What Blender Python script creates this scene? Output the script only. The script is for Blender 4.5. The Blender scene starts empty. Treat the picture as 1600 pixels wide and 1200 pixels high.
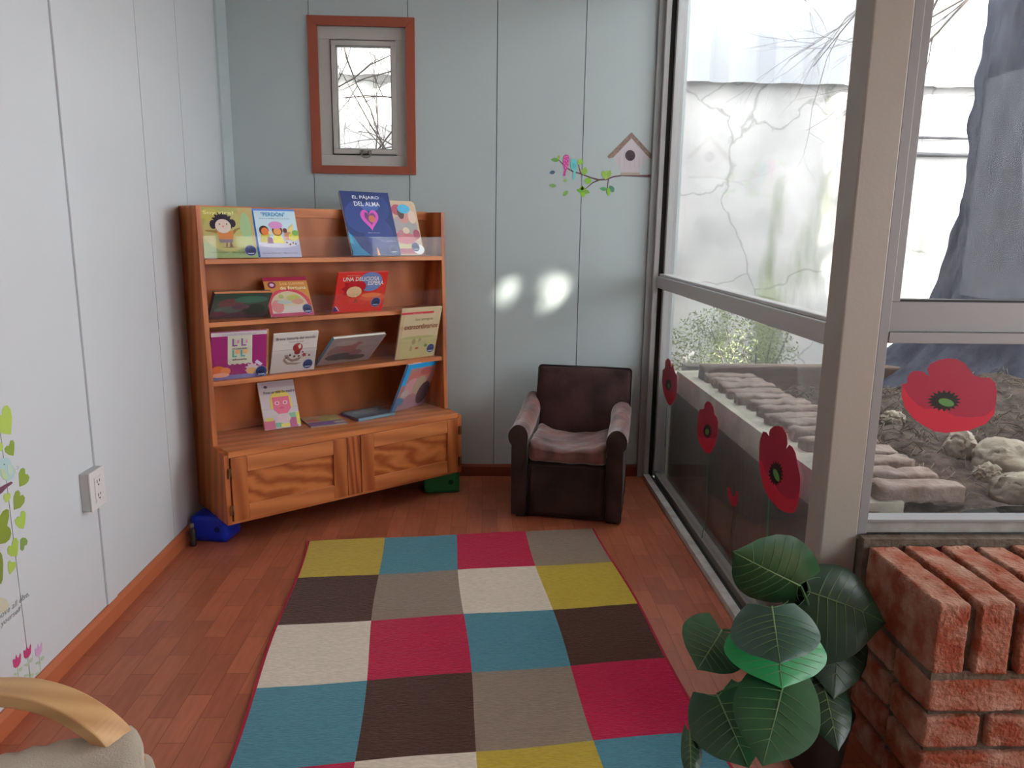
import bpy, math, random
from mathutils import Vector, Matrix, noise
random.seed(7)
PI = math.pi
scn = bpy.context.scene

# ------------------------------------------------------------------ camera
H = 1.25
F = 1198.34
YAW, PITCH, ROLL = 0.0386555, 0.1995769, 0.0142065
def cam_axes():
    cy, sy = math.cos(YAW), math.sin(YAW)
    fwd = Vector((sy, cy, 0)); right = Vector((cy, -sy, 0)); up = Vector((0, 0, 1))
    cp, sp = math.cos(PITCH), math.sin(PITCH)
    f2 = fwd*cp - up*sp; u2 = up*cp + fwd*sp
    cr, sr = math.cos(ROLL), math.sin(ROLL)
    return right*cr + u2*sr, u2*cr - right*sr, f2
RV, UV, FV = cam_axes()
cam_data = bpy.data.cameras.new('camera')
cam = bpy.data.objects.new('camera', cam_data)
scn.collection.objects.link(cam)
cam.matrix_world = Matrix(((RV.x, UV.x, -FV.x, 0), (RV.y, UV.y, -FV.y, 0), (RV.z, UV.z, -FV.z, H), (0, 0, 0, 1)))
cam_data.sensor_width = 36.0
cam_data.lens = F/1600*36
cam_data.clip_start = 0.02
cam_data.clip_end = 200
scn.camera = cam

# ------------------------------------------------------------------ sky, sun, exposure
world = bpy.data.worlds.new('sky'); scn.world = world
world.use_nodes = True
wn = world.node_tree.nodes; wl = world.node_tree.links
bg = wn['Background']
bg.inputs['Color'].default_value = (0.93, 0.97, 1.0, 1)
bg.inputs['Strength'].default_value = 4.6
sun_data = bpy.data.lights.new('sun', 'SUN')
sun_data.energy = 13.0
sun_data.color = (1.0, 0.93, 0.82)
sun_data.angle = math.radians(1.1)
sun = bpy.data.objects.new('sun', sun_data); scn.collection.objects.link(sun)
SUN_TO = Vector((0.46, -0.61, 0.62)).normalized()      # direction towards the sun
sun.rotation_euler = SUN_TO.to_track_quat('Z', 'Y').to_euler()
sun.location = (6, -6, 8)
scn.view_settings.view_transform = 'Standard'
scn.view_settings.look = 'None'
scn.view_settings.gamma = 1
scn.view_settings.exposure = 0.97
scn.view_settings.use_curve_mapping = False
cy_ = scn.cycles
try:
    cy_.use_denoising = True
    cy_.max_bounces = 12; cy_.diffuse_bounces = 8; cy_.glossy_bounces = 4
    cy_.transparent_max_bounces = 24; cy_.transmission_bounces = 8
    cy_.sample_clamp_indirect = 6.0
    cy_.caustics_reflective = False; cy_.caustics_refractive = False
except Exception:
    pass

# ------------------------------------------------------------------ helpers
def ray(px, py):
    return FV*F + RV*(px-800) + UV*(600-py)
def at(px, py, axis, val):
    """point of the plane axis=val that stands at this spot of the photograph"""
    d = ray(px, py); o = (0, 0, H)
    t = (val-o[axis])/d[axis]
    return Vector((0, 0, H)) + d*t

def lin(hexs):
    hexs = hexs.lstrip('#')
    c = [int(hexs[i:i+2], 16)/255 for i in (0, 2, 4)]
    return [x/12.92 if x <= .04045 else ((x+.055)/1.055)**2.4 for x in c]
def C(hexs, k=1.0):
    return tuple(min(.9, x/k) for x in lin(hexs))

MATS = {}
def mat(name, col, rough=.6, spec=.3, metal=0, sheen=0, bump=0, bscale=60, col2=None, nscale=8, ndetail=4, stretch=None, lo=.35, hi=.65, emit=0):
    if name in MATS: return MATS[name]
    m = bpy.data.materials.new(name); m.use_nodes = True
    n = m.node_tree.nodes; l = m.node_tree.links
    b = n['Principled BSDF']
    b.inputs['Base Color'].default_value = (*col, 1)
    b.inputs['Roughness'].default_value = rough
    b.inputs['Specular IOR Level'].default_value = spec
    b.inputs['Metallic'].default_value = metal
    if sheen:
        b.inputs['Sheen Weight'].default_value = sheen
        b.inputs['Sheen Roughness'].default_value = .4
    tc = None
    if col2 or bump:
        tc = n.new('ShaderNodeTexCoord'); mp = n.new('ShaderNodeMapping')
        l.new(tc.outputs['Object'], mp.inputs[0])
        if stretch: mp.inputs['Scale'].default_value = stretch
    if col2:
        t = n.new('ShaderNodeTexNoise'); t.inputs['Scale'].default_value = nscale; t.inputs['Detail'].default_value = ndetail
        l.new(mp.outputs[0], t.inputs['Vector'])
        r = n.new('ShaderNodeValToRGB')
        r.color_ramp.elements[0].position = lo; r.color_ramp.elements[1].position = hi
        r.color_ramp.elements[0].color = (*col, 1); r.color_ramp.elements[1].color = (*col2, 1)
        l.new(t.outputs['Fac'], r.inputs[0]); l.new(r.outputs[0], b.inputs['Base Color'])
    if bump:
        t2 = n.new('ShaderNodeTexNoise'); t2.inputs['Scale'].default_value = bscale; t2.inputs['Detail'].default_value = 5
        l.new(mp.outputs[0], t2.inputs['Vector'])
        bp = n.new('ShaderNodeBump'); bp.inputs['Strength'].default_value = bump; bp.inputs['Distance'].default_value = .01
        l.new(t2.outputs['Fac'], bp.inputs['Height']); l.new(bp.outputs[0], b.inputs['Normal'])
    MATS[name] = m
    return m

def wood(name, c1, c2, axis=0, scale=14, distort=3.0, stretch=.12, rough=.4, spec=.4, turn=0):
    """grain bands running along AXIS"""
    if name in MATS: return MATS[name]
    m = bpy.data.materials.new(name); m.use_nodes = True
    n = m.node_tree.nodes; l = m.node_tree.links
    b = n['Principled BSDF']; b.inputs['Roughness'].default_value = rough; b.inputs['Specular IOR Level'].default_value = spec
    tc = n.new('ShaderNodeTexCoord'); mp = n.new('ShaderNodeMapping')
    s = [1, 1, 1]; s[axis] = stretch
    mp.inputs['Scale'].default_value = s
    l.new(tc.outputs['Object'], mp.inputs[0])
    w = n.new('ShaderNodeTexWave'); w.wave_type = 'BANDS'; w.bands_direction = 'DIAGONAL'
    w.inputs['Scale'].default_value = scale; w.inputs['Distortion'].default_value = distort
    w.inputs['Detail'].default_value = 2.5; w.inputs['Detail Scale'].default_value = 1.2
    l.new(mp.outputs[0], w.inputs['Vector'])
    f = n.new('ShaderNodeTexNoise'); f.inputs['Scale'].default_value = 90; f.inputs['Detail'].default_value = 3
    l.new(mp.outputs[0], f.inputs['Vector'])
    mx = n.new('ShaderNodeMath'); mx.operation = 'MULTIPLY_ADD'; mx.inputs[1].default_value = .35
    l.new(f.outputs['Fac'], mx.inputs[0]); 
    mw = n.new('ShaderNodeMath'); mw.operation = 'MULTIPLY'; mw.inputs[1].default_value = .7
    l.new(w.outputs['Fac'], mw.inputs[0]); l.new(mw.outputs[0], mx.inputs[2])
    r = n.new('ShaderNodeValToRGB'); r.color_ramp.elements[0].position = .1; r.color_ramp.elements[1].position = .9
    r.color_ramp.elements[0].color = (*c1, 1); r.color_ramp.elements[1].color = (*c2, 1)
    l.new(mx.outputs[0], r.inputs[0]); l.new(r.outputs[0], b.inputs['Base Color'])
    MATS[name] = m
    return m

def glass_mat(name, tint=(1, 1, 1), dust=.03, dustcol=(.8, .8, .8), gloss=.06):
    """thin pane: clear, a little mirror, a little dust"""
    m = bpy.data.materials.new(name); m.use_nodes = True
    n = m.node_tree.nodes; l = m.node_tree.links; n.clear()
    o = n.new('ShaderNodeOutputMaterial')
    t = n.new('ShaderNodeBsdfTransparent'); t.inputs[0].default_value = (*tint, 1)
    g = n.new('ShaderNodeBsdfGlossy'); g.inputs['Roughness'].default_value = .02
    d = n.new('ShaderNodeBsdfDiffuse'); d.inputs[0].default_value = (*dustcol, 1)
    d2 = n.new('ShaderNodeBsdfTranslucent'); d2.inputs[0].default_value = (*dustcol, 1)
    ds = n.new('ShaderNodeMixShader'); ds.inputs[0].default_value = .6
    l.new(d.outputs[0], ds.inputs[1]); l.new(d2.outputs[0], ds.inputs[2])
    lw = n.new('ShaderNodeLayerWeight'); lw.inputs['Blend'].default_value = .12
    sc = n.new('ShaderNodeMath'); sc.operation = 'MULTIPLY_ADD'; sc.inputs[1].default_value = .22; sc.inputs[2].default_value = gloss*.4
    l.new(lw.outputs['Fresnel'], sc.inputs[0])
    m1 = n.new('ShaderNodeMixShader'); l.new(sc.outputs[0], m1.inputs[0]); l.new(t.outputs[0], m1.inputs[1]); l.new(g.outputs[0], m1.inputs[2])
    m2 = n.new('ShaderNodeMixShader'); m2.inputs[0].default_value = dust
    l.new(m1.outputs[0], m2.inputs[1]); l.new(ds.outputs[0], m2.inputs[2])
    l.new(m2.outputs[0], o.inputs[0])
    MATS[name] = m
    return m

COLL = scn.collection
def wmat(o):
    m = o.matrix_basis.copy()
    while o.parent:
        o = o.parent; m = o.matrix_basis @ m
    return m

class MB:
    def __init__(s): s.v = []; s.f = []; s.mi = []; s.sm = []
    def add(s, vs, fs, mi=0, smooth=False):
        k = len(s.v); s.v += [Vector(v) for v in vs]
        for f in fs: s.f.append([i+k for i in f]); s.mi.append(mi); s.sm.append(smooth)
        return s
    def box(s, lo, hi, mi=0, M=None):
        x0, y0, z0 = lo; x1, y1, z1 = hi
        vs = [Vector(p) for p in ((x0,y0,z0),(x1,y0,z0),(x1,y1,z0),(x0,y1,z0),(x0,y0,z1),(x1,y0,z1),(x1,y1,z1),(x0,y1,z1))]
        if M is not None: vs = [M @ v for v in vs]
        return s.add(vs, [(0,3,2,1),(4,5,6,7),(0,1,5,4),(1,2,6,5),(2,3,7,6),(3,0,4,7)], mi)
    def prism(s, a, off, mi=0):
        """polygon A (3D points) swept by the vector OFF"""
        n = len(a); off = Vector(off); a = [Vector(p) for p in a]
        vs = a + [p+off for p in a]
        fs = [list(range(n))[::-1], list(range(n, 2*n))] + [(i, (i+1) % n, (i+1) % n+n, i+n) for i in range(n)]
        return s.add(vs, fs, mi)
    def poly(s, a, mi=0):
        return s.add(a, [list(range(len(a)))], mi)
    def tube(s, pts, rad, n=8, mi=0, smooth=True, flat=1.0):
        pts = [Vector(p) for p in pts]
        if not isinstance(rad, (list, tuple)): rad = [rad]*len(pts)
        vs = []; fs = []; ref = None
        for i, p in enumerate(pts):
            d = (pts[min(i+1, len(pts)-1)]-pts[max(i-1, 0)]).normalized()
            if ref is None: ref = Vector((0, 0, 1)) if abs(d.z) < .9 else Vector((1, 0, 0))
            a = d.cross(ref).normalized(); b = d.cross(a).normalized(); ref = -b if (-b).dot(ref) > 0 else b
            for k in range(n):
                t = 2*PI*k/n
                vs.append(p + a*math.cos(t)*rad[i] + b*math.sin(t)*rad[i]*flat)
        for i in range(len(pts)-1):
            for k in range(n):
                fs.append((i*n+k, i*n+(k+1) % n, (i+1)*n+(k+1) % n, (i+1)*n+k))
        fs.append(list(range(n))[::-1]); fs.append([(len(pts)-1)*n+k for k in range(n)])
        return s.add(vs, fs, mi, smooth)
    def bar(s, pts, w, h, side, mi=0, smooth=False):
        """rectangular section swept along PTS; SIDE is the width direction"""
        vs = []; fs = []; n = len(pts); pts = [Vector(p) for p in pts]
        for i, p in enumerate(pts):
            d = (pts[min(i+1, n-1)]-pts[max(i-1, 0)]).normalized()
            a = (Vector(side)-d*Vector(side).dot(d)).normalized(); b = d.cross(a).normalized()
            ww = w[i] if isinstance(w, list) else w; hh = h[i] if isinstance(h, list) else h
            for x, y in ((-1, -1), (1, -1), (1, 1), (-1, 1)): vs.append(p+a*x*ww/2+b*y*hh/2)
        for i in range(n-1):
            for k in range(4): fs.append((i*4+k, i*4+(k+1) % 4, (i+1)*4+(k+1) % 4, (i+1)*4+k))
        fs += [(3, 2, 1, 0), tuple((n-1)*4+k for k in range(4))]
        return s.add(vs, fs, mi, smooth)
    def soft(s, c, size, r, n=10, M=None, fn=None, mi=0):
        """rounded box centred at C; FN may push a point"""
        c = Vector(c); hs = Vector(size)/2; vs = []; idx = {}; fs = []
        def vert(i, j, k):
            if (i, j, k) in idx: return idx[(i, j, k)]
            p = Vector((2*i/n-1, 2*j/n-1, 2*k/n-1))
            q = Vector((p.x*hs.x, p.y*hs.y, p.z*hs.z))
            inn = Vector([max(-(h-r), min(h-r, x)) for x, h in zip(q, hs)])
            d = q-inn
            if d.length > 1e-9: q = inn + d.normalized()*min(r, d.length if False else r)
            if fn: q = fn(q, hs)
            q = q + c
            if M is not None: q = M @ q
            idx[(i, j, k)] = len(vs); vs.append(q); return idx[(i, j, k)]
        for a in range(n):
            for b in range(n):
                fs.append((vert(a, b, n), vert(a+1, b, n), vert(a+1, b+1, n), vert(a, b+1, n)))
                fs.append((vert(a, b+1, 0), vert(a+1, b+1, 0), vert(a+1, b, 0), vert(a, b, 0)))
                fs.append((vert(a, 0, b), vert(a+1, 0, b), vert(a+1, 0, b+1), vert(a, 0, b+1)))
                fs.append((vert(a, n, b+1), vert(a+1, n, b+1), vert(a+1, n, b), vert(a, n, b)))
                fs.append((vert(0, a, b+1), vert(0, a+1, b+1), vert(0, a+1, b), vert(0, a, b)))
                fs.append((vert(n, a, b), vert(n, a+1, b), vert(n, a+1, b+1), vert(n, a, b+1)))
        return s.add(vs, fs, mi, True)
    def build(s, name, mats, parent=None, local=False, bevel=0, origin=None, seg=2, sub=0):
        if not isinstance(mats, (list, tuple)): mats = [mats]
        if parent is not None:
            if not local:
                inv = wmat(parent).inverted(); vs = [inv @ v for v in s.v]
            else: vs = s.v
            loc = None
        else:
            if origin is None:
                xs = [v.x for v in s.v]; ys = [v.y for v in s.v]; zs = [v.z for v in s.v]
                origin = Vector(((min(xs)+max(xs))/2, (min(ys)+max(ys))/2, min(zs)))
            loc = Vector(origin); vs = [v-loc for v in s.v]
        me = bpy.data.meshes.new(name)
        me.from_pydata([tuple(v) for v in vs], [], s.f)
        for m in mats: me.materials.append(m)
        me.polygons.foreach_set('material_index', s.mi)
        me.polygons.foreach_set('use_smooth', s.sm)
        me.update()
        o = bpy.data.objects.new(name, me); COLL.objects.link(o)
        if parent is not None: o.parent = parent
        else: o.location = loc
        if bevel:
            md = o.modifiers.new('bevel', 'BEVEL'); md.width = bevel; md.segments = seg; md.limit_method = 'ANGLE'; md.angle_limit = math.radians(40)
        if sub:
            md = o.modifiers.new('smooth', 'SUBSURF'); md.levels = sub; md.render_levels = sub
        return o

def tag(o, label=None, cat=None, group=None, kind=None):
    if label: o['label'] = label
    if cat: o['category'] = cat
    if group: o['group'] = group
    if kind: o['kind'] = kind
    return o
def empty(name, loc=(0, 0, 0), M=None):
    o = bpy.data.objects.new(name, None); COLL.objects.link(o); o.empty_display_size = .1
    if M is not None: o.matrix_basis = M
    else: o.location = loc
    return o
def struct(o): o['kind'] = 'structure'; return o

FONT_CACHE = {}
def text_mesh(body, width, height, M, name, material, parent, align='C', shear=0, bold=.012):
    """lettering of a given width and cap height, standing in the plane M (x right, y up), built as a thin mesh"""
    cu = bpy.data.curves.new(name, 'FONT'); cu.body = body; cu.align_x = 'CENTER'; cu.size = 1; cu.extrude = 0; cu.shear = shear; cu.resolution_u = 3; cu.offset = bold
    to = bpy.data.objects.new(name, cu); COLL.objects.link(to)
    bpy.context.view_layer.update()
    dg = bpy.context.evaluated_depsgraph_get()
    me = bpy.data.meshes.new_from_object(to.evaluated_get(dg))
    bpy.data.objects.remove(to); bpy.data.curves.remove(cu)
    xs = [v.co.x for v in me.vertices]; ys = [v.co.y for v in me.vertices]
    w = max(xs)-min(xs); h = max(ys)-min(ys); cx = (max(xs)+min(xs))/2; y0 = min(ys)
    for v in me.vertices:
        v.co = M @ Vector(((v.co.x-cx)/w*width, (v.co.y-y0)/h*height, 0))
    me.materials.clear(); me.materials.append(material)
    me.name = name
    o = bpy.data.objects.new(name, me); COLL.objects.link(o)
    if parent is not None: o.parent = parent
    return o

# ------------------------------------------------------------------ measures of the room
XL, XR, YB, YN = -1.189, 0.846, 3.792, 1.77
CEIL = 2.45
XFAR, YREAR = 3.2, -2.6

# ------------------------------------------------------------------ materials
K = .42
M_wall = mat('wall_laminate', (.55, .572, .592), .42, .35)
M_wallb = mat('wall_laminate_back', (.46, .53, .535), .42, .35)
M_gap = mat('panel_joint', (.10, .11, .11), .9)
M_ceil = mat('ceiling_paint', (.72, .72, .70), .8)
M_white = mat('white_paint', (.33, .305, .262), .45, .4, bump=.04, bscale=120)
M_alu = mat('white_aluminium', (.42, .42, .42), .35, .4)
M_alu3 = mat('grey_aluminium', (.25, .25, .255), .38, .4)
M_dark = mat('black_fill', (.012, .012, .012), .6)
M_casing = mat('orange_casing', (.34, .088, .052), .5, .3, bump=.08, bscale=80)
M_base = mat('orange_skirting', (.42, .12, .05), .4, .35)
M_cream = mat('cream_upvc', (.50, .49, .45), .4, .35)
M_mortar = mat('mortar', (.16, .13, .10), .95, .1, bump=.6, bscale=90, col2=(.10, .075, .055), nscale=25)
M_glass = glass_mat('window_glass', dust=.028, gloss=.015)
M_glass2 = glass_mat('window_glass_clean', dust=.015, gloss=.015)
M_acryl = glass_mat('clear_acrylic', dust=.02, gloss=.03)
# ------------------------------------------------------------------ floor
def floor_material():
    m = bpy.data.materials.new('laminate_floor'); m.use_nodes = True
    n = m.node_tree.nodes; l = m.node_tree.links; b = n['Principled BSDF']
    b.inputs['Roughness'].default_value = .34; b.inputs['Specular IOR Level'].default_value = .35
    tc = n.new('ShaderNodeTexCoord'); mp = n.new('ShaderNodeMapping')
    l.new(tc.outputs['Object'], mp.inputs[0]); mp.inputs['Rotation'].default_value = (0, 0, PI/2)
    br = n.new('ShaderNodeTexBrick'); l.new(mp.outputs[0], br.inputs['Vector'])
    br.inputs['Color1'].default_value = (.41, .125, .062, 1); br.inputs['Color2'].default_value = (.31, .085, .043, 1)
    br.inputs['Mortar'].default_value = (.22, .055, .028, 1)
    br.inputs['Scale'].default_value = 1; br.inputs['Mortar Size'].default_value = .0012; br.inputs['Bias'].default_value = 0
    br.inputs['Brick Width'].default_value = .20; br.inputs['Row Height'].default_value = .066
    ns = n.new('ShaderNodeTexNoise'); ns.inputs['Scale'].default_value = 18; ns.inputs['Detail'].default_value = 6
    mp2 = n.new('ShaderNodeMapping'); l.new(tc.outputs['Object'], mp2.inputs[0]); mp2.inputs['Scale'].default_value = (4, .5, 1)
    l.new(mp2.outputs[0], ns.inputs['Vector'])
    mx = n.new('ShaderNodeMixRGB'); mx.blend_type = 'OVERLAY'; mx.inputs[0].default_value = .30
    l.new(br.outputs['Color'], mx.inputs[1]); l.new(ns.outputs['Fac'], mx.inputs[2])
    l.new(mx.outputs[0], b.inputs['Base Color'])
    return m
m = MB()
m.box((XL-.1, YREAR-.1, -.1), (XR, YB+.1, 0)); m.box((XR, YREAR-.1, -.1), (XFAR+.1, YN+.05, 0))
struct(m.build('floor', floor_material(), origin=(0, 0, 0)))
m = MB(); m.box((XL-.15, YREAR-.15, CEIL), (.95, YB+.12, CEIL+.1)); m.box((.95, YREAR-.15, CEIL), (XFAR+.15, 1.9, CEIL+.1))
struct(m.build('ceiling', M_ceil))

# ------------------------------------------------------------------ left wall: laminate panels with open joints
def panels(m, cuts, lo, hi, axis, plane, th, z0=0, z1=CEIL, g=.0016, hole=None):
    """panels between CUTS, standing with their face on PLANE; axis 0: wall runs along x, 1: along y"""
    for a, b in zip(cuts[:-1], cuts[1:]):
        def bx(p, q, za, zb):
            if axis == 0: m.box((p, plane, za), (q, plane+th, zb), 0)
            else: m.box((plane-th, p, za), (plane, q, zb), 0)
        p, q = a+g, b-g
        if hole and hole[0] < q and hole[1] > p:
            h0, h1, hz0, hz1 = hole
            bx(p, q, z0, hz0); bx(p, q, hz1, z1)
            if h0 > p: bx(p, h0, hz0, hz1)
            if h1 < q: bx(h1, q, hz0, hz1)
        else: bx(p, q, z0, z1)
m = MB()
panels(m, [YREAR, -1.9, -1.44, -.98, -.52, -.06, .40, .86, 1.32, 1.875, 2.335, 2.84, 3.205, 3.64, YB], 0, 0, 1, XL, .02)
m.box((XL-.10, YREAR, 0), (XL-.022, YB+.1, CEIL), 1)
struct(m.build('wall_left', [M_wall, M_gap]))
# raised cable strip on the left wall
m = MB(); m.box((XL, 2.292, .062), (XL+.007, 2.352, CEIL-.01))
tag(m.build('trim_1', M_wall, bevel=.0015), kind='structure')
# corner strip
m = MB(); m.box((XL, 3.655, .06), (XL+.012, YB, CEIL))
tag(m.build('trim_2', M_wallb, bevel=.002), kind='structure')
m = MB(); m.prism([(XL, YREAR, 0), (XL+.016, YREAR, 0), (XL+.016, YREAR, .046), (XL+.006, YREAR, .06), (XL, YREAR, .06)], (0, YB-YREAR, 0))
tag(m.build('baseboard_left', M_base), kind='structure')

# ------------------------------------------------------------------ back wall
HX0, HX1, HZ0, HZ1 = -.772, -.362, 1.528, 2.152
m = MB()
panels(m, [XL, -.806, -.356, .057, .468, .80], 0, 0, 0, YB, .02, hole=(HX0, HX1, HZ0, HZ1))
m.box((XL-.1, YB+.022, 0), (HX0, YB+.10, CEIL), 1); m.box((HX1, YB+.022, 0), (.95, YB+.10, CEIL), 1)
m.box((HX0, YB+.022, 0), (HX1, YB+.10, HZ0), 1); m.box((HX0, YB+.022, HZ1), (HX1, YB+.10, CEIL), 1)
m.box((.80, YB, 0), (.95, YB+.0219, CEIL), 0)
struct(m.build('wall_back', [M_wallb, M_gap]))
m = MB(); m.prism([(XL, YB, 0), (XL, YB-.014, 0), (XL, YB-.014, .05), (XL, YB-.006, .062), (XL, YB, .062)], (.80-XL, 0, 0))
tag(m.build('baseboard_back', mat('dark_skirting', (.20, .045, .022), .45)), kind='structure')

# small window in the back wall
w1 = empty('window_1', (-.567, YB, HZ0)); struct(w1)
m = MB()
O = (-.812, -.324, 1.495, 2.190); I = (-.768, -.366, 1.532, 2.148)
y0, y1 = YB-.014, YB
m.prism([(O[0], y0, O[2]), (O[1], y0, O[2]), (I[1], y0, I[2]), (I[0], y0, I[2])], (0, .014, 0))
m.prism([(O[1], y0, O[2]), (O[1], y0, O[3]), (I[1], y0, I[3]), (I[1], y0, I[2])], (0, .014, 0))
m.prism([(O[1], y0, O[3]), (O[0], y0, O[3]), (I[0], y0, I[3]), (I[1], y0, I[3])], (0, .014, 0))
m.prism([(O[0], y0, O[3]), (O[0], y0, O[2]), (I[0], y0, I[2]), (I[0], y0, I[3])], (0, .014, 0))
m.build('casing', M_casing, w1, bevel=.0012)
def ring(m, a, b, c, d, ya, yb, w, mi=0):
    m.box((a, ya, c), (b, yb, c+w), mi); m.box((a, ya, d-w), (b, yb, d), mi)
    m.box((a, ya, c+w), (a+w, yb, d-w), mi); m.box((b-w, ya, c+w), (b, yb, d-w), mi)
m = MB(); ring(m, HX0, HX1, HZ0, HZ1, YB+.018, YB+.09, .055); m.build('window_frame', M_cream, w1, bevel=.002)
m = MB(); ring(m, -.7155, -.4105, 1.5845, 2.0945, YB+.028, YB+.06, .003); m.build('sash_gap_dark', M_dark, w1)  # black ring put in for the shaded gap round the sash
m = MB(); ring(m, -.712, -.414, 1.588, 2.091, YB+.010, YB+.05, .022); m.build('sash', M_cream, w1, bevel=.002)
m = MB(); ring(m, -.691, -.435, 1.609, 2.070, YB+.012, YB+.045, .004); m.build('glazing_bead', mat('grey_bead', (.16, .16, .15), .6), w1)
m = MB(); m.box((-.69, YB+.035, 1.61), (-.436, YB+.038, 2.069)); m.build('pane', M_glass2, w1)
m = MB()
m.tube([(-.560+.024*math.cos(t), YB-.004, 1.588+.018*math.sin(t)) for t in [PI+PI*i/12 for i in range(13)]], .0022)
m.box((-.586, YB+.004, 1.584), (-.574, YB+.012, 1.606)); m.box((-.546, YB+.004, 1.584), (-.534, YB+.012, 1.606)); m.box((-.572, YB-.004, 1.590), (-.548, YB+.01, 1.602))
m.build('latch', mat('grey_metal', (.25, .25, .24), .4, metal=.6), w1)

# ------------------------------------------------------------------ side glazing (right): frame, rail, panes
w2 = empty('window_2', (XR, 2.8, 0)); struct(w2)
GX = .885
m = MB()
m.box((.800, YB-.022, 0), (.846, YB, CEIL)); m.build('corner_post', mat('grey_post', (.36, .38, .38), .5), w2, bevel=.002)
m = MB(); m.box((XR-.018, YB-.05, 0), (XR+.006, YB-.0225, CEIL)); m.box((XR+.028, YB-.075, .05), (XR+.075, YB-.02, CEIL))
m.build('jamb', M_alu, w2, bevel=.002)
m = MB(); m.box((XR+.006, YB-.045, .0), (XR+.028, YB-.03, CEIL)); m.box((XR+.012, YN+.09, .003), (XR+.03, YB-.02, .014))
m.build('dark_strip', M_dark, w2)  # black strips put in for the shaded gaps beside frame and track
m = MB(); m.box((XR-.022, YN+.09, 0), (XR+.010, YB-.05, .026)); m.build('sill_track', mat('grey_track', (.50, .50, .48), .5, col2=(.36, .34, .32), nscale=14), w2, bevel=.002)
m = MB(); m.box((XR+.032, YN+.09, 0), (XR+.075, YB-.075, .040)); m.build('bottom_rail', mat('brown_grey_rail', (.20, .18, .165), .5), w2, bevel=.002)
m = MB(); m.box((XR+.000, YN+.09, .978), (XR+.055, YB-.0499, 1.034)); m.box((XR+.01, YN+.09, 1.034), (XR+.045, YB-.05, 1.046)); m.build('middle_rail', M_alu, w2, bevel=.003)
m = MB(); m.box((XR+.000, YN+.09, CEIL-.07), (XR+.07, YB-.05, CEIL)); m.build('top_rail', M_alu, w2, bevel=.003)
m = MB(); m.box((GX, YN+.09, 1.04), (GX+.004, YB-.07, CEIL-.07)); m.build('pane', M_glass, w2)
m = MB(); m.box((GX, YN+.09, .04), (GX+.004, YB-.07, .98)); m.build('pane', glass_mat('window_glass_low', dust=.03, gloss=.04), w2)

# ------------------------------------------------------------------ corner pillar
m = MB(); m.box((XR, YN, 0), (.937, YN+.093, CEIL))
tag(m.build('trim_3', M_white, bevel=.004), kind='structure')

# ------------------------------------------------------------------ window over the brick wall
w3 = empty('window_3', (1.6, YN, .5)); struct(w3)
m = MB(); m.box((.937, YN+.004, .513), (.962, YN+.06, CEIL)); m.build('jamb', M_alu3, w3, bevel=.002)
m = MB(); m.box((.962, YN+.012, .514), (XFAR, YN+.07, .545)); m.build('window_sill', mat('grey_sill', (.40, .39, .36), .4, col2=(.28, .26, .23), nscale=12), w3, bevel=.002)
m = MB(); m.box((.962, YN+.004, .545), (XFAR, YN+.05, .552)); m.build('sill_edge', M_alu3, w3, bevel=.001)
m = MB(); m.box((.962, YN+.002, .996), (XFAR, YN+.06, 1.022)); m.box((.962, YN+.014, 1.0221), (XFAR, YN+.06, 1.094)); m.build('middle_rail', M_alu3, w3, bevel=.002)
m = MB(); m.box((.9621, YN+.010, 1.094), (.984, YN+.06, CEIL-.05)); m.build('sash_stile', M_alu3, w3, bevel=.002)
m = MB(); m.box((.984, YN+.016, 1.094), (XFAR, YN+.05, 1.099)); m.build('dark_strip', M_dark, w3)
m = MB(); m.box((.962, YN+.004, CEIL-.05), (XFAR, YN+.06, CEIL)); m.build('top_rail', M_alu3, w3, bevel=.002)
m = MB(); m.box((1.9, YN+.004, .553), (1.95, YN+.06, CEIL)); m.build('mullion', M_alu3, w3, bevel=.002)
for a, b in ((.984, 1.9), (1.95, XFAR)):
    m = MB(); m.box((a, YN+.04, 1.094), (b, YN+.044, CEIL-.05)); m.build('pane', M_glass, w3)
for a, b in ((.962, 1.9), (1.95, XFAR)):
    m = MB(); m.box((a, YN+.04, .55), (b, YN+.044, .998)); m.build('pane', M_glass2, w3)

# low brick wall under that window
M_brick = mat('brick_red', (.27, .070, .036), .9, .15, bump=.9, bscale=110, col2=(.42, .25, .185), nscale=16, ndetail=10, lo=.40, hi=.72)
rnd = random.Random(3)
def brick(m, lo, hi, mi=0, chip=.005):
    lo = Vector(lo); hi = Vector(hi); n = 5
    c = (lo+hi)/2; size = hi-lo; r = .0055
    off = Vector((rnd.uniform(-9, 9), rnd.uniform(-9, 9), rnd.uniform(-9, 9)))
    def fn(q, hs):
        p = (q+c)*22+off
        d = noise.noise_vector(p*.5)*chip*.7 + noise.noise_vector(p*3)*chip*.38 + noise.noise_vector(p*8)*chip*.22
        return q + d
    m.soft(c, size, r, n=26 if lo.x < 1.7 else 10, fn=fn, mi=mi)
m = MB()
BX, BY0, BY1 = .952, 1.435, YN-.025
x = BX
while x < XFAR-.02:                       # rowlock course: bricks on edge
    w_ = rnd.uniform(.066, .074)
    brick(m, (x, BY0+rnd.uniform(-.006, .006), .338), (x+w_, BY1+rnd.uniform(-.01, 0), .498+rnd.uniform(-.003, .003)))
    x += w_+.020
z = .322; row = 0
while z > .02:                            # stretcher courses below
    z0 = z-.072
    xx = BX + (.0 if row % 2 == 0 else -.14)
    while xx < XFAR-.05:
        x0 = max(xx, BX); x1 = min(xx+.265, XFAR)
        if x1-x0 > .03: brick(m, (x0, BY0+.0, z0), (x1, BY0+.14, z))
        xx += .283
    yy = BY0+.155 if row % 2 == 0 else BY0+.155
    brick(m, (BX, BY0+.157, z0), (BX+.13, BY1, z))
    z = z0-.016; row += 1
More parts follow.
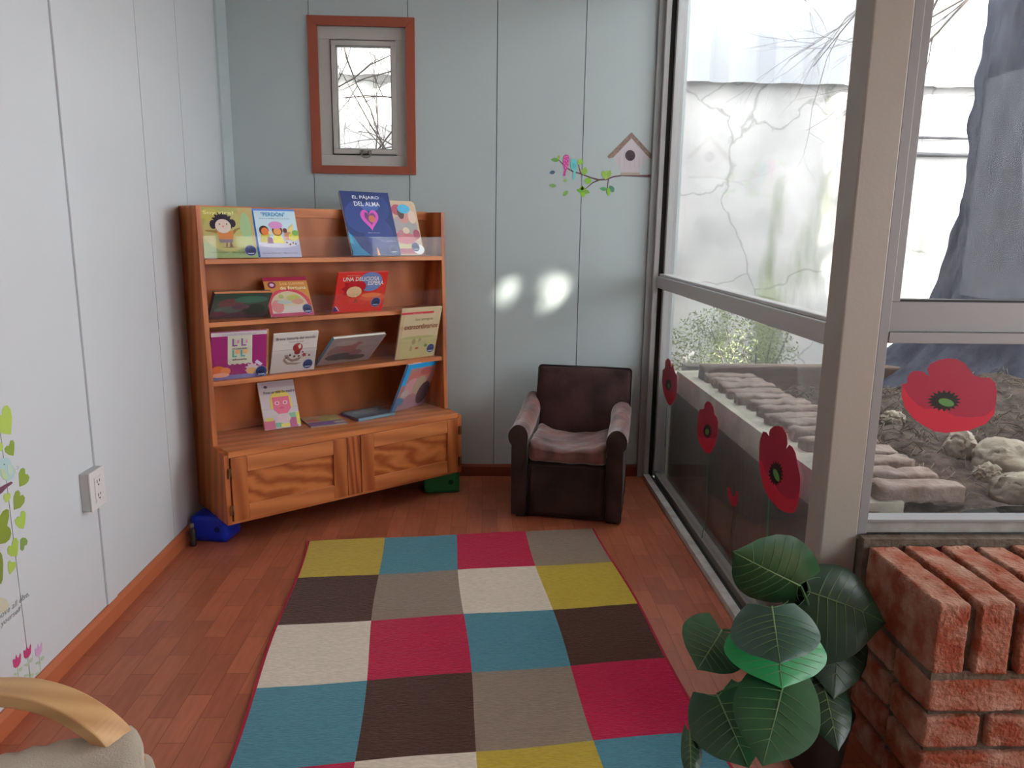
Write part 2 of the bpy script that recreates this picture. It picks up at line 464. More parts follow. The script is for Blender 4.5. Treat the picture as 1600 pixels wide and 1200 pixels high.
m.box((BX+.014, BY0+.016, 0), (XFAR, YN+.06, .478), 1)
m.box((BX+.004, BY0+.006, .318), (XFAR, BY1, .342), 1)
m.box((BX-.012, YN-.03, 0), (XFAR, YN+.0, .514), 1)
struct(m.build('wall_right', [M_brick, M_mortar]))
# unseen far side and rear of the room; window added there for light
def wall_hole(name, axis, plane, th, a, b, h0, h1, z0, z1):
    m = MB()
    def bx(p, q, za, zb):
        if axis == 0: m.box((p, plane, za), (q, plane+th, zb))
        else: m.box((plane, p, za), (plane+th, q, zb))
    bx(a, h0, 0, CEIL); bx(h1, b, 0, CEIL); bx(h0, h1, 0, z0); bx(h0, h1, z1, CEIL)
    return struct(m.build(name, M_wall))
wall_hole('wall_far', 1, XFAR, .1, YREAR, YN+.06, -1.6, 1.2, .8, 2.3)
m = MB(); m.box((XL-.1, YREAR-.1, 0), (XFAR+.1, YREAR, CEIL)); struct(m.build('wall_rear', M_wall))
for nm, axis, plane, a, b, z0, z1 in (('added_window_4', 1, XFAR+.03, -1.6, 1.2, .8, 2.3),):
    r = struct(empty(nm, (XFAR+.03, -.2, .8) if axis else (1.3, YREAR-.07, .8)))
    m = MB(); g = MB()
    def bx(mm, p, q, za, zb, e=.04):
        if axis == 0: mm.box((p, plane, za), (q, plane+e, zb))
        else: mm.box((plane, p, za), (plane+e, q, zb))
    for p, q, za, zb in ((a, b, z0, z0+.05), (a, b, z1-.05, z1), (a, a+.05, z0+.05, z1-.05), (b-.05, b, z0+.05, z1-.05), ((a+b)/2-.03, (a+b)/2+.03, z0+.05, z1-.05)): bx(m, p, q, za, zb)
    m.build('window_frame', M_alu, r); bx(g, a+.05, b-.05, z0+.05, z1-.05, .004); g.build('pane', M_glass2, r)

# ------------------------------------------------------------------ wall outlet
M_outlet = mat('outlet_plastic', (.62, .60, .60), .35)
r = tag(empty('wall_outlet', (XL, 2.25, .405)), 'white double power outlet in a surface box low on the left wall', 'outlet')
m = MB(); m.box((XL, 2.206, .405), (XL+.026, 2.292, .523)); m.build('back_box', mat('grey_box', (.45, .45, .45), .4), r, bevel=.002)
m = MB(); m.box((XL+.026, 2.205, .404), (XL+.031, 2.293, .524)); m.build('cover_plate', M_outlet, r, bevel=.002)
m = MB(); m.box((XL+.031, 2.228, .425), (XL+.0335, 2.272, .503)); m.build('socket_insert', M_outlet, r, bevel=.001)
for zc in (.484, .442):
    m = MB()
    m.box((XL+.0335, 2.240, zc), (XL+.034, 2.243, zc+.010)); m.box((XL+.0335, 2.254, zc+.002), (XL+.034, 2.257, zc+.010))
    m.prism([(XL+.0335, 2.2485+.003*math.cos(t), zc-.006+.003*math.sin(t)) for t in [2*PI*i/10 for i in range(10)]], (.0006, 0, 0))
    m.build('socket_slot', M_dark, r)
# ------------------------------------------------------------------ bookcase, turned across the corner
BA = math.radians(37.77)
BM = Matrix.Translation((-.98491, 2.84305, 0)) @ Matrix.Rotation(BA, 4, 'Z')
BW = 1.119; ZB = .105
P1, P2 = (.40, .150, .055), (.62, .28, .115)
W_z = wood('pine_upright', (0.314, 0.077, 0.020), (0.523, 0.161, 0.048), axis=2, scale=9, distort=2.5)
W_x = wood('pine_board', (0.440, 0.132, 0.038), (0.627, 0.217, 0.071), axis=0, scale=9, distort=2.0)
W_back = wood('pine_back', (0.345, 0.101, 0.031), (0.450, 0.140, 0.045), axis=2, scale=5, distort=2.0, stretch=.3)
W_swirl = wood('pine_panel', (0.314, 0.068, 0.015), (0.606, 0.201, 0.058), axis=0, scale=7, distort=9, stretch=.45)
W_mid = wood('pine_stile', (0.231, 0.044, 0.012), (0.523, 0.152, 0.045), axis=2, scale=22, distort=4, stretch=.08)
bc = tag(empty('bookcase', M=BM), 'pine display bookcase across the corner, four open tiers of books over two doors', 'bookcase')
bc.location.z = 0
def vback(z): return .322 - .072*(z-.40)/.92
def vfront(z): return .112 + .023*(z-.39)/.93
T = .02
for u0 in (0, BW-T):
    m = MB()
    pr = [(0, ZB), (0, .386), (vfront(.4), .398), (vfront(1.32), 1.32), (.338, 1.32), (.333, ZB)]
    m.prism([(u0, v, z) for v, z in pr], (T, 0, 0))
    m.build('side_panel', W_z, bc, local=True, bevel=.002)
m = MB()
zt = 1.31
m.prism([(T, vback(.40), .398), (T, vback(zt), zt), (T, vback(zt)+.008, zt), (T, vback(.40)+.007, .398)], (BW-2*T, 0, 0))
m.build('back_panel', W_back, bc, local=True)
m = MB(); m.prism([(T, vback(1.283)-.004, 1.283), (T, vback(1.32)-.004, 1.322), (T, vback(1.32)+.014, 1.322), (T, vback(1.283)-.0005, 1.283)], (BW-2*T, 0, 0))
m.build('top_rail', W_x, bc, local=True, bevel=.002)
SHELF = (1.122, .882, .650)
for z in SHELF:
    m = MB(); m.prism([(T, .127, z-.019), (T, vback(z)-.001, z-.019), (T, vback(z)-.001, z), (T, .127, z)], (BW-2*T, 0, 0))
    sh = m.build('shelf', W_x, bc, local=True, bevel=.0015)
for z in SHELF+(.396,):
    m = MB(); m.box((T+.001, .129, z+.0005), (BW-T-.001, .1315, z+.086)); tag(m.build('book_guard', M_acryl, bc, local=True), 'clear acrylic strip along the shelf edge')
m = MB(); m.box((T, .003, .374), (BW-T, .325, .396)); m.box((T, .003, ZB), (BW-T, .325, ZB+.012)); m.box((T, .315, ZB+.012), (BW-T, .325, .374))
m.build('cabinet_body', W_x, bc, local=True, bevel=.001)
m = MB(); m.box((.518, -.003, .117), (.580, .012, .374)); m.build('centre_stile', W_mid, bc, local=True, bevel=.0015)
def door(u0, u1):
    z0, z1 = .118, .373; w = .062; y = -.006
    m = MB()
    m.box((u0, y, z0), (u0+w, y+.018, z1), 1); m.box((u1-w, y, z0), (u1, y+.018, z1), 1)
    m.box((u0+w+.0004, y, z1-w), (u1-w-.0004, y+.018, z1), 0); m.box((u0+w+.0004, y, z0), (u1-w-.0004, y+.018, z0+w-.004), 0)
    d = m.build('door', [W_x, W_z], bc, local=True, bevel=.0015)
    m = MB(); m.box((u0+w, y+.009, z0+w-.004), (u1-w, y+.015, z1-w)); 
    m.build('door_panel', W_swirl, d, local=True)
    return d
M_hinge = mat('brass_hinge', (.25, .11, .045), .4, metal=.7)
d1 = door(.024, .515); d2 = door(.583, BW-.022)
for d, u in ((d1, .012), (d2, BW-.020)):
    for z in (.315, .165):
        m = MB(); m.box((u, -.0085, z-.02), (u+.014, -.003, z+.02)); m.tube([(u+.010 if d is d1 else u+.004, -.0095, z-.02), (u+.010 if d is d1 else u+.004, -.0095, z+.02)], .003)
        m.build('hinge', M_hinge, d, local=True)

# hollow plastic blocks lifting the bookcase
def block(name, c, size, rz, material, label, ngrp):
    r = tag(empty(name, M=Matrix.Translation((c[0], c[1], 0)) @ Matrix.Rotation(rz, 4, 'Z')), label, 'block', ngrp)
    sx, sy, sz = size; m = MB()
    m.soft((0, 0, sz/2), size, .008, n=6); m.build('block_body', material, r, local=True)
    for k in (1,):
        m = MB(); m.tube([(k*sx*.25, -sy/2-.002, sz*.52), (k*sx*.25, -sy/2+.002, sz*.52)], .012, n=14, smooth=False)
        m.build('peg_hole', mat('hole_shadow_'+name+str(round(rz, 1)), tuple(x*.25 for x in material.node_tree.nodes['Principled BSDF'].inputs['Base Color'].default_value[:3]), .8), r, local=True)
    return r
block('toy_block', (-1.085, 3.0, 0), (.15, .13, ZB-.001), math.radians(-9), mat('blue_plastic', (.012, .03, .42), .35), 'blue hollow plastic block propping up the left corner of the bookcase', 'plastic blocks under the bookcase')
block('toy_block', (-.20, 3.575, 0), (.17, .115, ZB-.001), math.radians(8), mat('green_plastic', (.015, .16, .05), .35), 'dark green hollow plastic block propping up the right corner of the bookcase', 'plastic blocks under the bookcase')
# small dark bottle in the corner
r = tag(empty('small_bottle', (-1.145, 2.90, 0)), 'small dark bottle standing between the left wall and the blue block', 'bottle')
m = MB(); m.tube([(-1.145, 2.90, 0), (-1.145, 2.90, .006), (-1.145, 2.90, .068), (-1.145, 2.90, .078)], [.011, .0125, .0125, .007], n=14); m.build('bottle_body', mat('smoked_plastic', (.03, .028, .025), .25), r)
m = MB(); m.tube([(-1.145, 2.90, .078), (-1.145, 2.90, .092)], .008, n=14); m.build('bottle_cap', mat('grey_cap', (.18, .18, .18), .4), r)

# ------------------------------------------------------------------ picture books
KB = .60
def bc_(h): return mat('print_'+h, C(h, KB), .38, .4)
M_page = mat('book_pages', (.62, .60, .55), .8)
def ell(cx, cy, rx, ry, n=22, a0=0, a1=2*PI, rot=0):
    return [(cx+rx*math.cos(a0+(a1-a0)*i/n)*math.cos(rot)-ry*math.sin(a0+(a1-a0)*i/n)*math.sin(rot), cy+rx*math.cos(a0+(a1-a0)*i/n)*math.sin(rot)+ry*math.sin(a0+(a1-a0)*i/n)*math.cos(rot)) for i in range(n if a1-a0 > 6.28 else n+1)]
def rc(x0, y0, x1, y1): return [(x0, y0), (x1, y0), (x1, y1), (x0, y1)]
def star(cx, cy, r0, r1, n, ph=0): return [(cx+(r0 if i % 2 else r1)*math.cos(ph+PI*i/n), cy+(r0 if i % 2 else r1)*math.sin(ph+PI*i/n)) for i in range(2*n)]
def heart(cx, cy, s, rot=0):
    o = []
    for i in range(28):
        t = 2*PI*i/28; x = 16*math.sin(t)**3; y = 13*math.cos(t)-5*math.cos(2*t)-2*math.cos(3*t)-math.cos(4*t)
        x *= s/32; y *= s/32; o.append((cx+x*math.cos(rot)-y*math.sin(rot), cy+x*math.sin(rot)+y*math.cos(rot)))
    return o
def art(m, shapes, W, Hh, z0, pal, norm=True, dz=.00012):
    for i, (pts, col) in enumerate(shapes):
        if col not in pal: pal.append(col)
        q = [(-W/2+x*W, y*Hh, z0+dz*(i+1)) if norm else (x, y, z0+dz*(i+1)) for x, y in pts]
        m.poly([Vector(p) for p in q], pal.index(col))
def sticker(W, x, y, r, z, parent, cols=('2a3560', '8d93a8')):
    m = MB()
    m.poly([Vector((x+a, y+b, z)) for a, b in ell(0, 0, r, r, 26)], 0)
    m.poly([Vector((x+a, y+b, z+.00015)) for a, b in ell(0, 0, r*.93, r*.93, 26)], 1)
    m.poly([Vector((x+a*r, y+b*r, z+.0003)) for a, b in ((-.6, -.25), (-.35, .3), (-.1, -.05), (0, .5), (.1, -.05), (.35, .3), (.6, -.25))], 2)
    m.poly([Vector((x+a*r, y+b*r, z+.0003)) for a, b in ((-.6, -.4), (-.45, -.62), (.45, -.62), (.6, -.4), (.4, -.45), (-.4, -.45))], 3)
    m.build('round_sticker', [bc_('7c86a4'), bc_('26305a'), bc_('101a40'), bc_('9aa2b4')], parent, local=True)
def book(label, q, zs, T, cover, shapes, titles=(), stick=None, spine=None, board=False, flat=None, edge=None, radius=0):
    """q: u, v, width, height, lean, turn, roll in the bookcase's own frame"""
    u0, v0, W, Hh, t, y, ro = q
    ex = Vector((math.cos(y), math.sin(y), 0)); back = Vector((-math.sin(y), math.cos(y), 0))
    up = Vector((0, 0, 1))*math.cos(t)+back*math.sin(t)
    ex2 = ex*math.cos(ro)+up*math.sin(ro); up2 = up*math.cos(ro)-ex*math.sin(ro); nn = ex2.cross(up2)
    lift = abs(math.sin(ro))*W/2*math.cos(t) + max(0, T*math.sin(t)) + .0012
    loc = Vector((u0, v0, zs+lift))
    M = BM @ Matrix(((ex2.x, up2.x, nn.x, loc.x), (ex2.y, up2.y, nn.y, loc.y), (ex2.z, up2.z, nn.z, loc.z), (0, 0, 0, 1)))
    r = tag(empty('picture_book', M=M), label, 'book', 'picture books in the display bookcase')
    c = bc_(cover); sp = bc_(spine or cover)
    m = MB(); ct = .0022
    if board:
        rr = radius; o = []
        for cx, cy, a in ((W/2-rr, rr, -PI/2), (W/2-rr, Hh-rr, 0), (-W/2+rr, Hh-rr, PI/2), (-W/2+rr, rr, PI)):
            for k in range(7): o.append(Vector((cx+rr*math.cos(a+PI/2*k/6), cy+rr*math.sin(a+PI/2*k/6), -T)))
        m.prism(o, (0, 0, T))
        m.build('cover', c, r, local=True)
    else:
        m.box((-W/2, 0, -ct), (W/2, Hh, 0)); m.box((-W/2, 0, -T), (W/2, Hh, -T+ct)); m.box((-W/2, 0, -T+ct), (-W/2+ct, Hh, -ct), 1)
        m.build('cover', [c, sp], r, local=True, bevel=.0006)
        m = MB(); m.box((-W/2+ct, .0025, -T+ct), (W/2-.003, Hh-.0025, -ct)); m.build('pages', bc_(edge) if edge else M_page, r, local=True)
    if shapes:
        pal = []; m = MB(); art(m, shapes, W, Hh, .0001, pal); m.build('cover_art', [bc_(x) for x in pal], r, local=True)
    zt = .0001+.00012*(len(shapes)+2)
    for (tx, cx, cy, w, h, col) in titles:
        text_mesh(tx, w*W, h*Hh, Matrix.Translation((-W/2+cx*W, cy*Hh, zt)), 'title', bc_(col), r)
    if stick: sticker(W, -W/2+stick[0]*W, stick[1]*Hh, stick[2], zt+.0002, r)
    return r
S1, S2, S3, S4 = 1.122, .882, .650, .396
book('olive green picture book with a dark-haired child, arms spread, leftmost on the top tier', (.126, .140, .201, .207, .40, -.16, 0), S1, .007, '8f9058',
     [(rc(0, 0, 1, .3), '7f9060'), (rc(.72, .2, 1, 1), 'a08f62'), (ell(.5, .52, .46, .4), '9c9660'), (ell(.84, .6, .1, .3), '86a078'), (ell(.22, .85, .2, .12), 'a09a50'), (ell(.78, .3, .18, .12), '9aa062'),
      ([(.34, .2), (.5, .215), (.64, .2), (.5, .19)], '75704a'),
      ([(.08, .52), (.10, .545), (.3, .54), (.34, .5), (.3, .48)], '7d6a3a'), ([(.56, .5), (.62, .56), (.72, .6), (.74, .58), (.66, .53), (.6, .46)], '7d6a3a'),
      ([(.33, .29), (.56, .3), (.58, .38), (.31, .38)], '7a7078'), ([(.29, .52), (.60, .53), (.58, .36), (.33, .36)], 'b0703f'),
      ([(.42, .2), (.44, .3), (.47, .3), (.46, .2)], '7a6058'), ([(.49, .2), (.51, .3), (.54, .3), (.56, .21)], '7a6058'),
      (star(.42, .70, .21, .155, 15), '2a2430'), (ell(.24, .65, .06, .09), '2a2430'), (ell(.6, .68, .06, .08), '2a2430'), (ell(.42, .62, .145, .14), 'b4a79c'), (ell(.42, .615, .02, .02), 'b07868'), (ell(.36, .66, .012, .015), '4a4040'), (ell(.49, .66, .012, .015), '4a4040')],
     [('Soy rica!', .36, .83, .56, .09, 'd8cf8e'), ('Susana Rosique', .28, .085, .36, .03, '55562f'), ('Maria del Real', .66, .085, .26, .03, '55562f')], (.87, .135, .0225))
book('white and sky blue picture book showing three children, second on the top tier', (.324, .142, .176, .204, .385, -.10, 0), S1, .007, 'a9b4c6',
     [(rc(0, 0, .05, 1), '1f4f92'), (rc(0, .96, 1, 1), '4a6eb0'), (rc(.05, .55, 1, .96), 'a3b9d2'), (rc(.05, 0, 1, .26), '9a9cb4'), (ell(.5, .27, .45, .08), 'b4b4c4'),
      ([(.1, .3), (.36, .3), (.32, .5), (.14, .5)], 'a8a040'), ([(.26, .28), (.4, .28), (.38, .4), (.28, .42)], '7a4a6a'), (ell(.22, .55, .11, .1), '3a2a22'), (ell(.24, .53, .085, .08), 'b8683a'),
      ([(.38, .3), (.66, .28), (.58, .48), (.44, .48)], 'c8b840'), (ell(.52, .55, .12, .11), '5a2f26'), (ell(.52, .53, .09, .075), 'c08a50'), (ell(.5, .66, .16, .08), 'b07aa8'), (ell(.36, .5, .05, .04), 'c8b8a0'),
      ([(.66, .36), (.84, .34), (.82, .52), (.68, .52)], 'b07a58'), (ell(.7, .55, .05, .05), '5a3a3a'), ([(.74, .55), (.9, .7), (.88, .48)], 'c2b070'), (ell(.88, .42, .12, .09), 'b4ac48'), (ell(.93, .5, .08, .06), '6a9a50'),
      (ell(.7, .3, .02, .02), '6a4030'), (ell(.77, .26, .025, .02), '6a3020'), (ell(.84, .29, .02, .02), '6a3020'), (ell(.9, .27, .02, .02), '5a4030')],
     [('"PERDÓN"', .48, .84, .55, .10, '2f6f9a'), ('Jeanne Willis y Tony Ross', .5, .78, .7, .025, '5a7090'), ('Jaume Copons · Mercè Gali', .5, .06, .8, .03, '6a6a7a')])
book('tall navy blue picture book with a pink heart, leaning on the top tier', (.768, .141, .242, .293, .371, .008, 0), S1, .014, '22305f',
     [(ell(.3, .6, .3, .25), '2a3c72'), (ell(.75, .75, .2, .2), '27396c'), (ell(.55, .76, .18, .07), '3a5590'), (ell(.62, .35, .3, .25), '2c3a70'), ([(0, 0), (.36, 0), (.2, .12), (.08, .3), (0, .36)], '23688a'), ([(0, .2), (.08, .16), (.05, .3), (0, .38)], '2f80a0'),
      ([(.5, 0), (.56, 0), (.535, .12), (.515, .12)], 'b4835e'), (heart(.5, .575, .37), 'b0489c'), (heart(.51, .585, .23), '6a3a6a'), (ell(.54, .57, .07, .055), 'a8604a'), ([(.4, .68), (.46, .58), (.44, .66)], '2a3060')],
     [('EL PÁJARO', .50, .87, .55, .075, 'b7b9c4'), ('DEL ALMA', .50, .77, .53, .07, 'b7b9c4'), ('Mijal Snunit', .52, .34, .24, .02, '7d86a6'), ('Naama Golomb', .52, .27, .24, .02, '6d7696'), ('Yo quiero', .78, .2, .32, .04, '6d78a8')], (.86, .085, .020), edge='a8a4ac', spine='8a8690')
book('board book with rounded corners in pink and cream, half behind the navy book', (.954, .166, .149, .255, .331, .006, 0), S1, .012, 'a8947e',
     [(rc(.02, .02, .98, .12), '8a4a58'), (rc(.02, .12, .98, .2), 'a79c74'), (ell(.45, .32, .4, .12), 'a05a62'), (ell(.35, .55, .3, .16), '8a8486'), (ell(.72, .52, .22, .14), '84837f'), (ell(.3, .83, .2, .1), '9a4a58'), (ell(.5, .7, .2, .12), 'a87672'), (ell(.42, .78, .12, .12), '4a3838'), (ell(.55, .85, .22, .085), '3f93b4'), (ell(.8, .7, .14, .12), 'b49f90'), (ell(.5, .45, .12, .06), 'b0a090'), (ell(.85, .38, .12, .09), '8a4050'), (ell(.3, .4, .1, .06), '9a6a72'), (ell(.83, .1, .2, .09), 'd0ccc6')],
     [], (.72, .145, .0215), board=True, radius=.022)
book('dark green paperback tipped forward, low at the left of the second tier', (.154, .192, .236, .122, -.577, .076, -.03), S2, .020, '2c3d35',
     [(rc(.02, .02, .98, .3), '3a2430'), (ell(.32, .6, .22, .2), '5a3434'), (ell(.66, .75, .3, .14), '2f5a4a'), (ell(.3, .35, .24, .14), '45504a'), (ell(.75, .35, .2, .22), '16281e'), (ell(.5, .45, .16, .1), '4a3040'), (ell(.15, .2, .12, .1), '562838')],
     [], None, edge='b0704a', spine='4a2030')
book('orange and crimson storybook with a round picture, just right of the dark green paperback', (.369, .146, .186, .174, .483, -.032, 0), S2, .006, 'a8743a',
     [(rc(0, .9, 1, 1), '8a2040'), (rc(0, 0, 1, .08), '9a3a5a'), (ell(.48, .28, .50, .42, 26, 0, PI), 'a83a48'), (rc(.0, .08, .98, .28), 'a83a48'), (ell(.48, .26, .42, .37, 26, 0, PI), 'a89c82'), (rc(.06, .08, .90, .26), 'a8a09c'), (ell(.2, .25, .14, .16), 'a86a6a'), (ell(.4, .36, .2, .05), '8f9a98'), (ell(.6, .45, .16, .09), '9a9a52'), (ell(.68, .36, .14, .07), 'a87868'), (ell(.32, .5, .06, .05), '8a905a'),
      (ell(.17, .8, .09, .085), '6a2848'), (ell(.17, .8, .05, .04), 'b09aa8')],
     [('Los cuentos', .64, .79, .56, .09, 'c8a070'), ('de fortuna', .64, .67, .6, .09, 'd8bc9a')], (.86, .16, .0215))
book('bright red picture book with a red-haired girl, tipped forward on the second tier', (.679, .170, .240, .188, -.368, -.02, 0), S2, .010, 'b02a24',
     [(ell(.66, .76, .24, .24), '5c6f9c'), ([(.42, .74), (.5, .5), (.62, .44), (.8, .5), (.94, .7), (1, .82), (1, .2), (.3, .2), (.2, .5)], 'b4352a'), (ell(.75, .36, .26, .1), 'b85036'), (ell(.72, .42, .2, .06), 'c06a44'), ([(0, .14), (.03, .16), (.1, .04), (0, .03)], '2a2c6a'), ([(.03, .16), (.11, .04), (.12, .05), (.04, .18)], 'b8a8b8'),
      (star(.33, .60, .24, .17, 9), '8a1a20'), (ell(.40, .65, .18, .16), '9c1c24'), (ell(.36, .52, .15, .135), 'b49a78'), ([(.38, .42), (.41, .38), (.43, .42)], 'c8b090'), ([(.36, .24), (.41, .36), (.48, .25)], '8a3a28')],
     [('Thierry Lenain', .3, .905, .26, .035, 'b89080'), ('UNA DELICIOSA', .47, .79, .72, .10, 'c8bcb4'), ('ESPERA', .77, .68, .32, .10, 'c8bcb4')], (.83, .235, .0235))
book('sand coloured book standing right behind the magenta one on the third tier', (.148, .178, .222, .193, -.215, -.10, 0), S3, .010, 'a8804a', [], [], None, spine='2a3040')
book('magenta picture book with a white letter panel, at the left end of the third tier', (.131, .146, .214, .196, -.215, -.09, 0), S3, .013, '7c2058',
     [(rc(0, .92, 1, 1), 'a49ca0'), (rc(0, 0, 1, .09), '62608a'), (rc(.29, .33, .73, .92), 'a4a494'), ([(.29, .33), (.33, .3), (.37, .33), (.42, .3), (.46, .33), (.51, .3), (.56, .33), (.61, .3), (.66, .33), (.7, .31), (.73, .33)], 'a4a494'),
      (ell(.12, .2, .13, .1), 'b05a2c'), (ell(.25, .18, .09, .08), 'b8683a'), (ell(.16, .1, .16, .05), 'b8806a'), (star(.73, .2, .14, .09, 10), 'a8969c'), (ell(.72, .15, .1, .07), 'b08a5c'), ([(.78, .33), (.82, .38), (.93, .28), (.88, .24)], 'a898b0'),
      (rc(.37, .70, .40, .86), '6a4878'), (rc(.37, .70, .46, .73), '6a4878'), (rc(.53, .70, .56, .86), '6a4878'), (rc(.53, .70, .62, .73), '6a4878'), (rc(.46, .76, .49, .83), 'b06a8a'), (rc(.61, .76, .64, .83), 'b06a8a'),
      (rc(.37, .47, .40, .62), '4a8a7c'), (rc(.37, .47, .45, .5), '4a8a7c'), (rc(.52, .47, .55, .62), '4a8a7c'), (rc(.52, .47, .6, .5), '4a8a7c'), (ell(.46, .58, .035, .045), 'c08a50'), (ell(.61, .58, .035, .045), 'c08a50')],
     [('ROSALÍA CHAVELAS', .5, .94, .6, .03, '7a7a80'), ('miente', .5, .63, .26, .045, '3a3438'), ('ahoela', .5, .40, .26, .045, '3a3438')], (.9, .12, .0235), spine='30303c')
book('white picture book with curling red and black figures, second on the third tier', (.362, .164, .193, .181, -.35, -.01, 0), S3, .009, 'ada7a2',
     [(rc(0, .0, 1, .58), 'a29c99'), (rc(0, .58, 1, .585), '6a6668'), (ell(.56, .62, .11, .12), '7a2a26'), ([(.56, .66), (.62, .72), (.64, .62), (.6, .58)], 'b0a09a'), (ell(.56, .5, .07, .06), '6a2a24'),
      ([(.28, .4), (.33, .42), (.35, .33), (.45, .26), (.6, .28), (.68, .38), (.6, .36), (.48, .32), (.4, .36), (.36, .44), (.28, .45)], '6f6050'),
      ([(.28, .4), (.25, .3), (.35, .2), (.55, .18), (.7, .22), (.55, .225), (.38, .25), (.31, .32)], '77695a'),
      (star(.4, .44, .04, .02, 5), '3a2a24'), (star(.5, .4, .045, .02, 5), '4a2a24'), (star(.32, .38, .035, .02, 5), '3a2a24'), (star(.6, .4, .035, .02, 5), '5a3028'), (star(.72, .42, .07, .035, 5), '8a2a34'), (star(.84, .4, .04, .02, 4), '5a3030'), (ell(.68, .5, .02, .02), '5a2a2a')],
     [('Breve historia del mundo', .5, .84, .88, .07, '4a4448'), ('Tomas Arranz', .5, .765, .34, .035, '6a5450'), ('ilustraciones', .5, .71, .6, .018, '98928e')], (.83, .17, .0225))
book('grey storybook tipped far forward with its white page edges up, third on the third tier', (.628, .224, .280, .188, -.80, .131, -.02), S3, .014, '7c7270',
     [(ell(.4, .5, .35, .3), '6f5a5a'), (ell(.45, .65, .22, .18), '7a4f50'), (ell(.35, .28, .28, .14), '3c3a40'), (ell(.65, .2, .2, .1), '3a3636'), (ell(.75, .6, .2, .2), '7d7672'), (ell(.3, .8, .2, .1), '85807a'), (ell(.6, .4, .12, .1), '6a4a50')],
     [], None, spine='3f7fa0', edge='b0aca0')
book('tall cream book with a red band and brown title, rightmost on the third tier', (.967, .162, .223, .249, -.272, .048, 0), S3, .010, 'a79678',
     [(rc(0, 0, .07, 1), 'a08d70'), (rc(.068, 0, .072, 1), '7d6d55'), (rc(0, .885, .80, .925), 'a8343e'), (rc(.07, .0, 1, .42), '9c9468'), (ell(.5, .42, .42, .03), '8f8c60'), (ell(.4, .34, .05, .06), '857b5a'), (ell(.55, .35, .04, .06), '857b5a'), (ell(.35, .2, .035, .05), '8c7a58'), (ell(.5, .2, .05, .02), '9a4a38'), (ell(.72, .24, .04, .03), '4f6a38'), (ell(.62, .3, .1, .06), '95906a')],
     [('los amigos', .58, .74, .44, .07, '7a6a4e'), ('extraordinarios', .53, .59, .84, .10, '6a3a28'), ('Ediciones', .4, .895, .25, .018, 'c08080')], (.86, .17, .0225), spine='98876a')
book('white storybook with a pink square face and yellow hair, standing on the bottom tier', (.331, .209, .156, .207, .40, -.08, 0), S4, .012, 'a39c9f',
     [(rc(.1, .87, 1, .97), '9a8a92'), (ell(.2, .89, .05, .03), '302c30'), (rc(0, .42, 1, .425), '7a7478'), (rc(.0, 0, .3, .18), 'a0506a'), (rc(.06, .17, .26, .24), 'b0a850'), (rc(.3, .03, .5, .12), '5a8a78'), (rc(.46, .02, .72, .09), 'b8ac50'), (rc(.7, .0, .92, .2), '944a70'), (rc(.72, .2, .9, .3), '6a9a80'), (rc(.9, .04, 1, .3), 'b4ac50'), (ell(.55, .2, .2, .1), 'b09a9c'),
      (ell(.55, .56, .30, .24, 22, 0, PI), 'b8a850'), (rc(.25, .42, .31, .57), 'b8a850'), (rc(.79, .42, .85, .57), 'b8a850'), ([(.32, .66), (.78, .66), (.8, .4), (.68, .3), (.44, .3), (.32, .4)], 'b4566f'), (ell(.44, .53, .07, .045), 'c890a0'), (ell(.66, .53, .07, .045), 'c890a0'), (ell(.44, .53, .03, .02), '8a4060'), (ell(.66, .53, .03, .02), '8a4060'), (ell(.55, .42, .06, .012), '90405a')],
     [('Rosa se sale de madre', .55, .74, .86, .06, '4a4448')], None, spine='b8a430')
def flat_book(label, c, W, Hh, T, rz, cover, shapes, zs=S4, spine=None, edge=None):
    M = BM @ Matrix.Translation((c[0], c[1], zs+T+.001)) @ Matrix.Rotation(rz, 4, 'Z') @ Matrix.Translation((0, -Hh/2, 0))
    r = tag(empty('picture_book', M=M), label, 'book', 'picture books in the display bookcase')
    m = MB(); m.box((-W/2, 0, -.002), (W/2, Hh, 0)); m.box((-W/2, 0, -T), (W/2, Hh, -T+.002)); m.box((-W/2, 0, -T+.002), (-W/2+.002, Hh, -.002), 1); m.build('cover', [bc_(cover), bc_(spine or cover)], r, local=True)
    m = MB(); m.box((-W/2+.002, .002, -T+.002), (W/2-.003, Hh-.002, -.002)); m.build('pages', bc_(edge) if edge else M_page, r, local=True)
    pal = []; m = MB(); art(m, shapes, W, Hh, .0001, pal); m.build('cover_art', [bc_(x) for x in pal], r, local=True)
flat_book('purple and yellow-green storybook lying flat on the bottom tier', (.525, .225), .165, .175, .007, -.16, '8c7c62',
     [(rc(0, 0, 1, .36), '4d3a78'), (rc(0, .36, 1, 1), '8a8258'), (ell(.2, .55, .2, .12), '9a5a58'), (ell(.6, .7, .3, .16), '8d8c50'), (ell(.35, .85, .2, .08), 'a07a6a'), (ell(.78, .5, .15, .1), '9aa05a'), ([(.66, .08), (.7, .26), (.98, .3), (.98, .04)], '9a948a')], edge='8a8690')
flat_book('thicker grey-blue storybook lying flat on the bottom tier, right of the purple one', (.742, .212), .20, .15, .014, .06, '49606e',
     [(rc(.02, .3, .98, .98), '5a7482'), (ell(.5, .66, .34, .2), '7f9097'), (ell(.35, .5, .16, .1), '6f868e'), (rc(.0, .0, 1, .22), '3a4a5c'), (ell(.75, .75, .14, .1), '8a989a')], spine='4a3a6a', edge='5f7f8c')
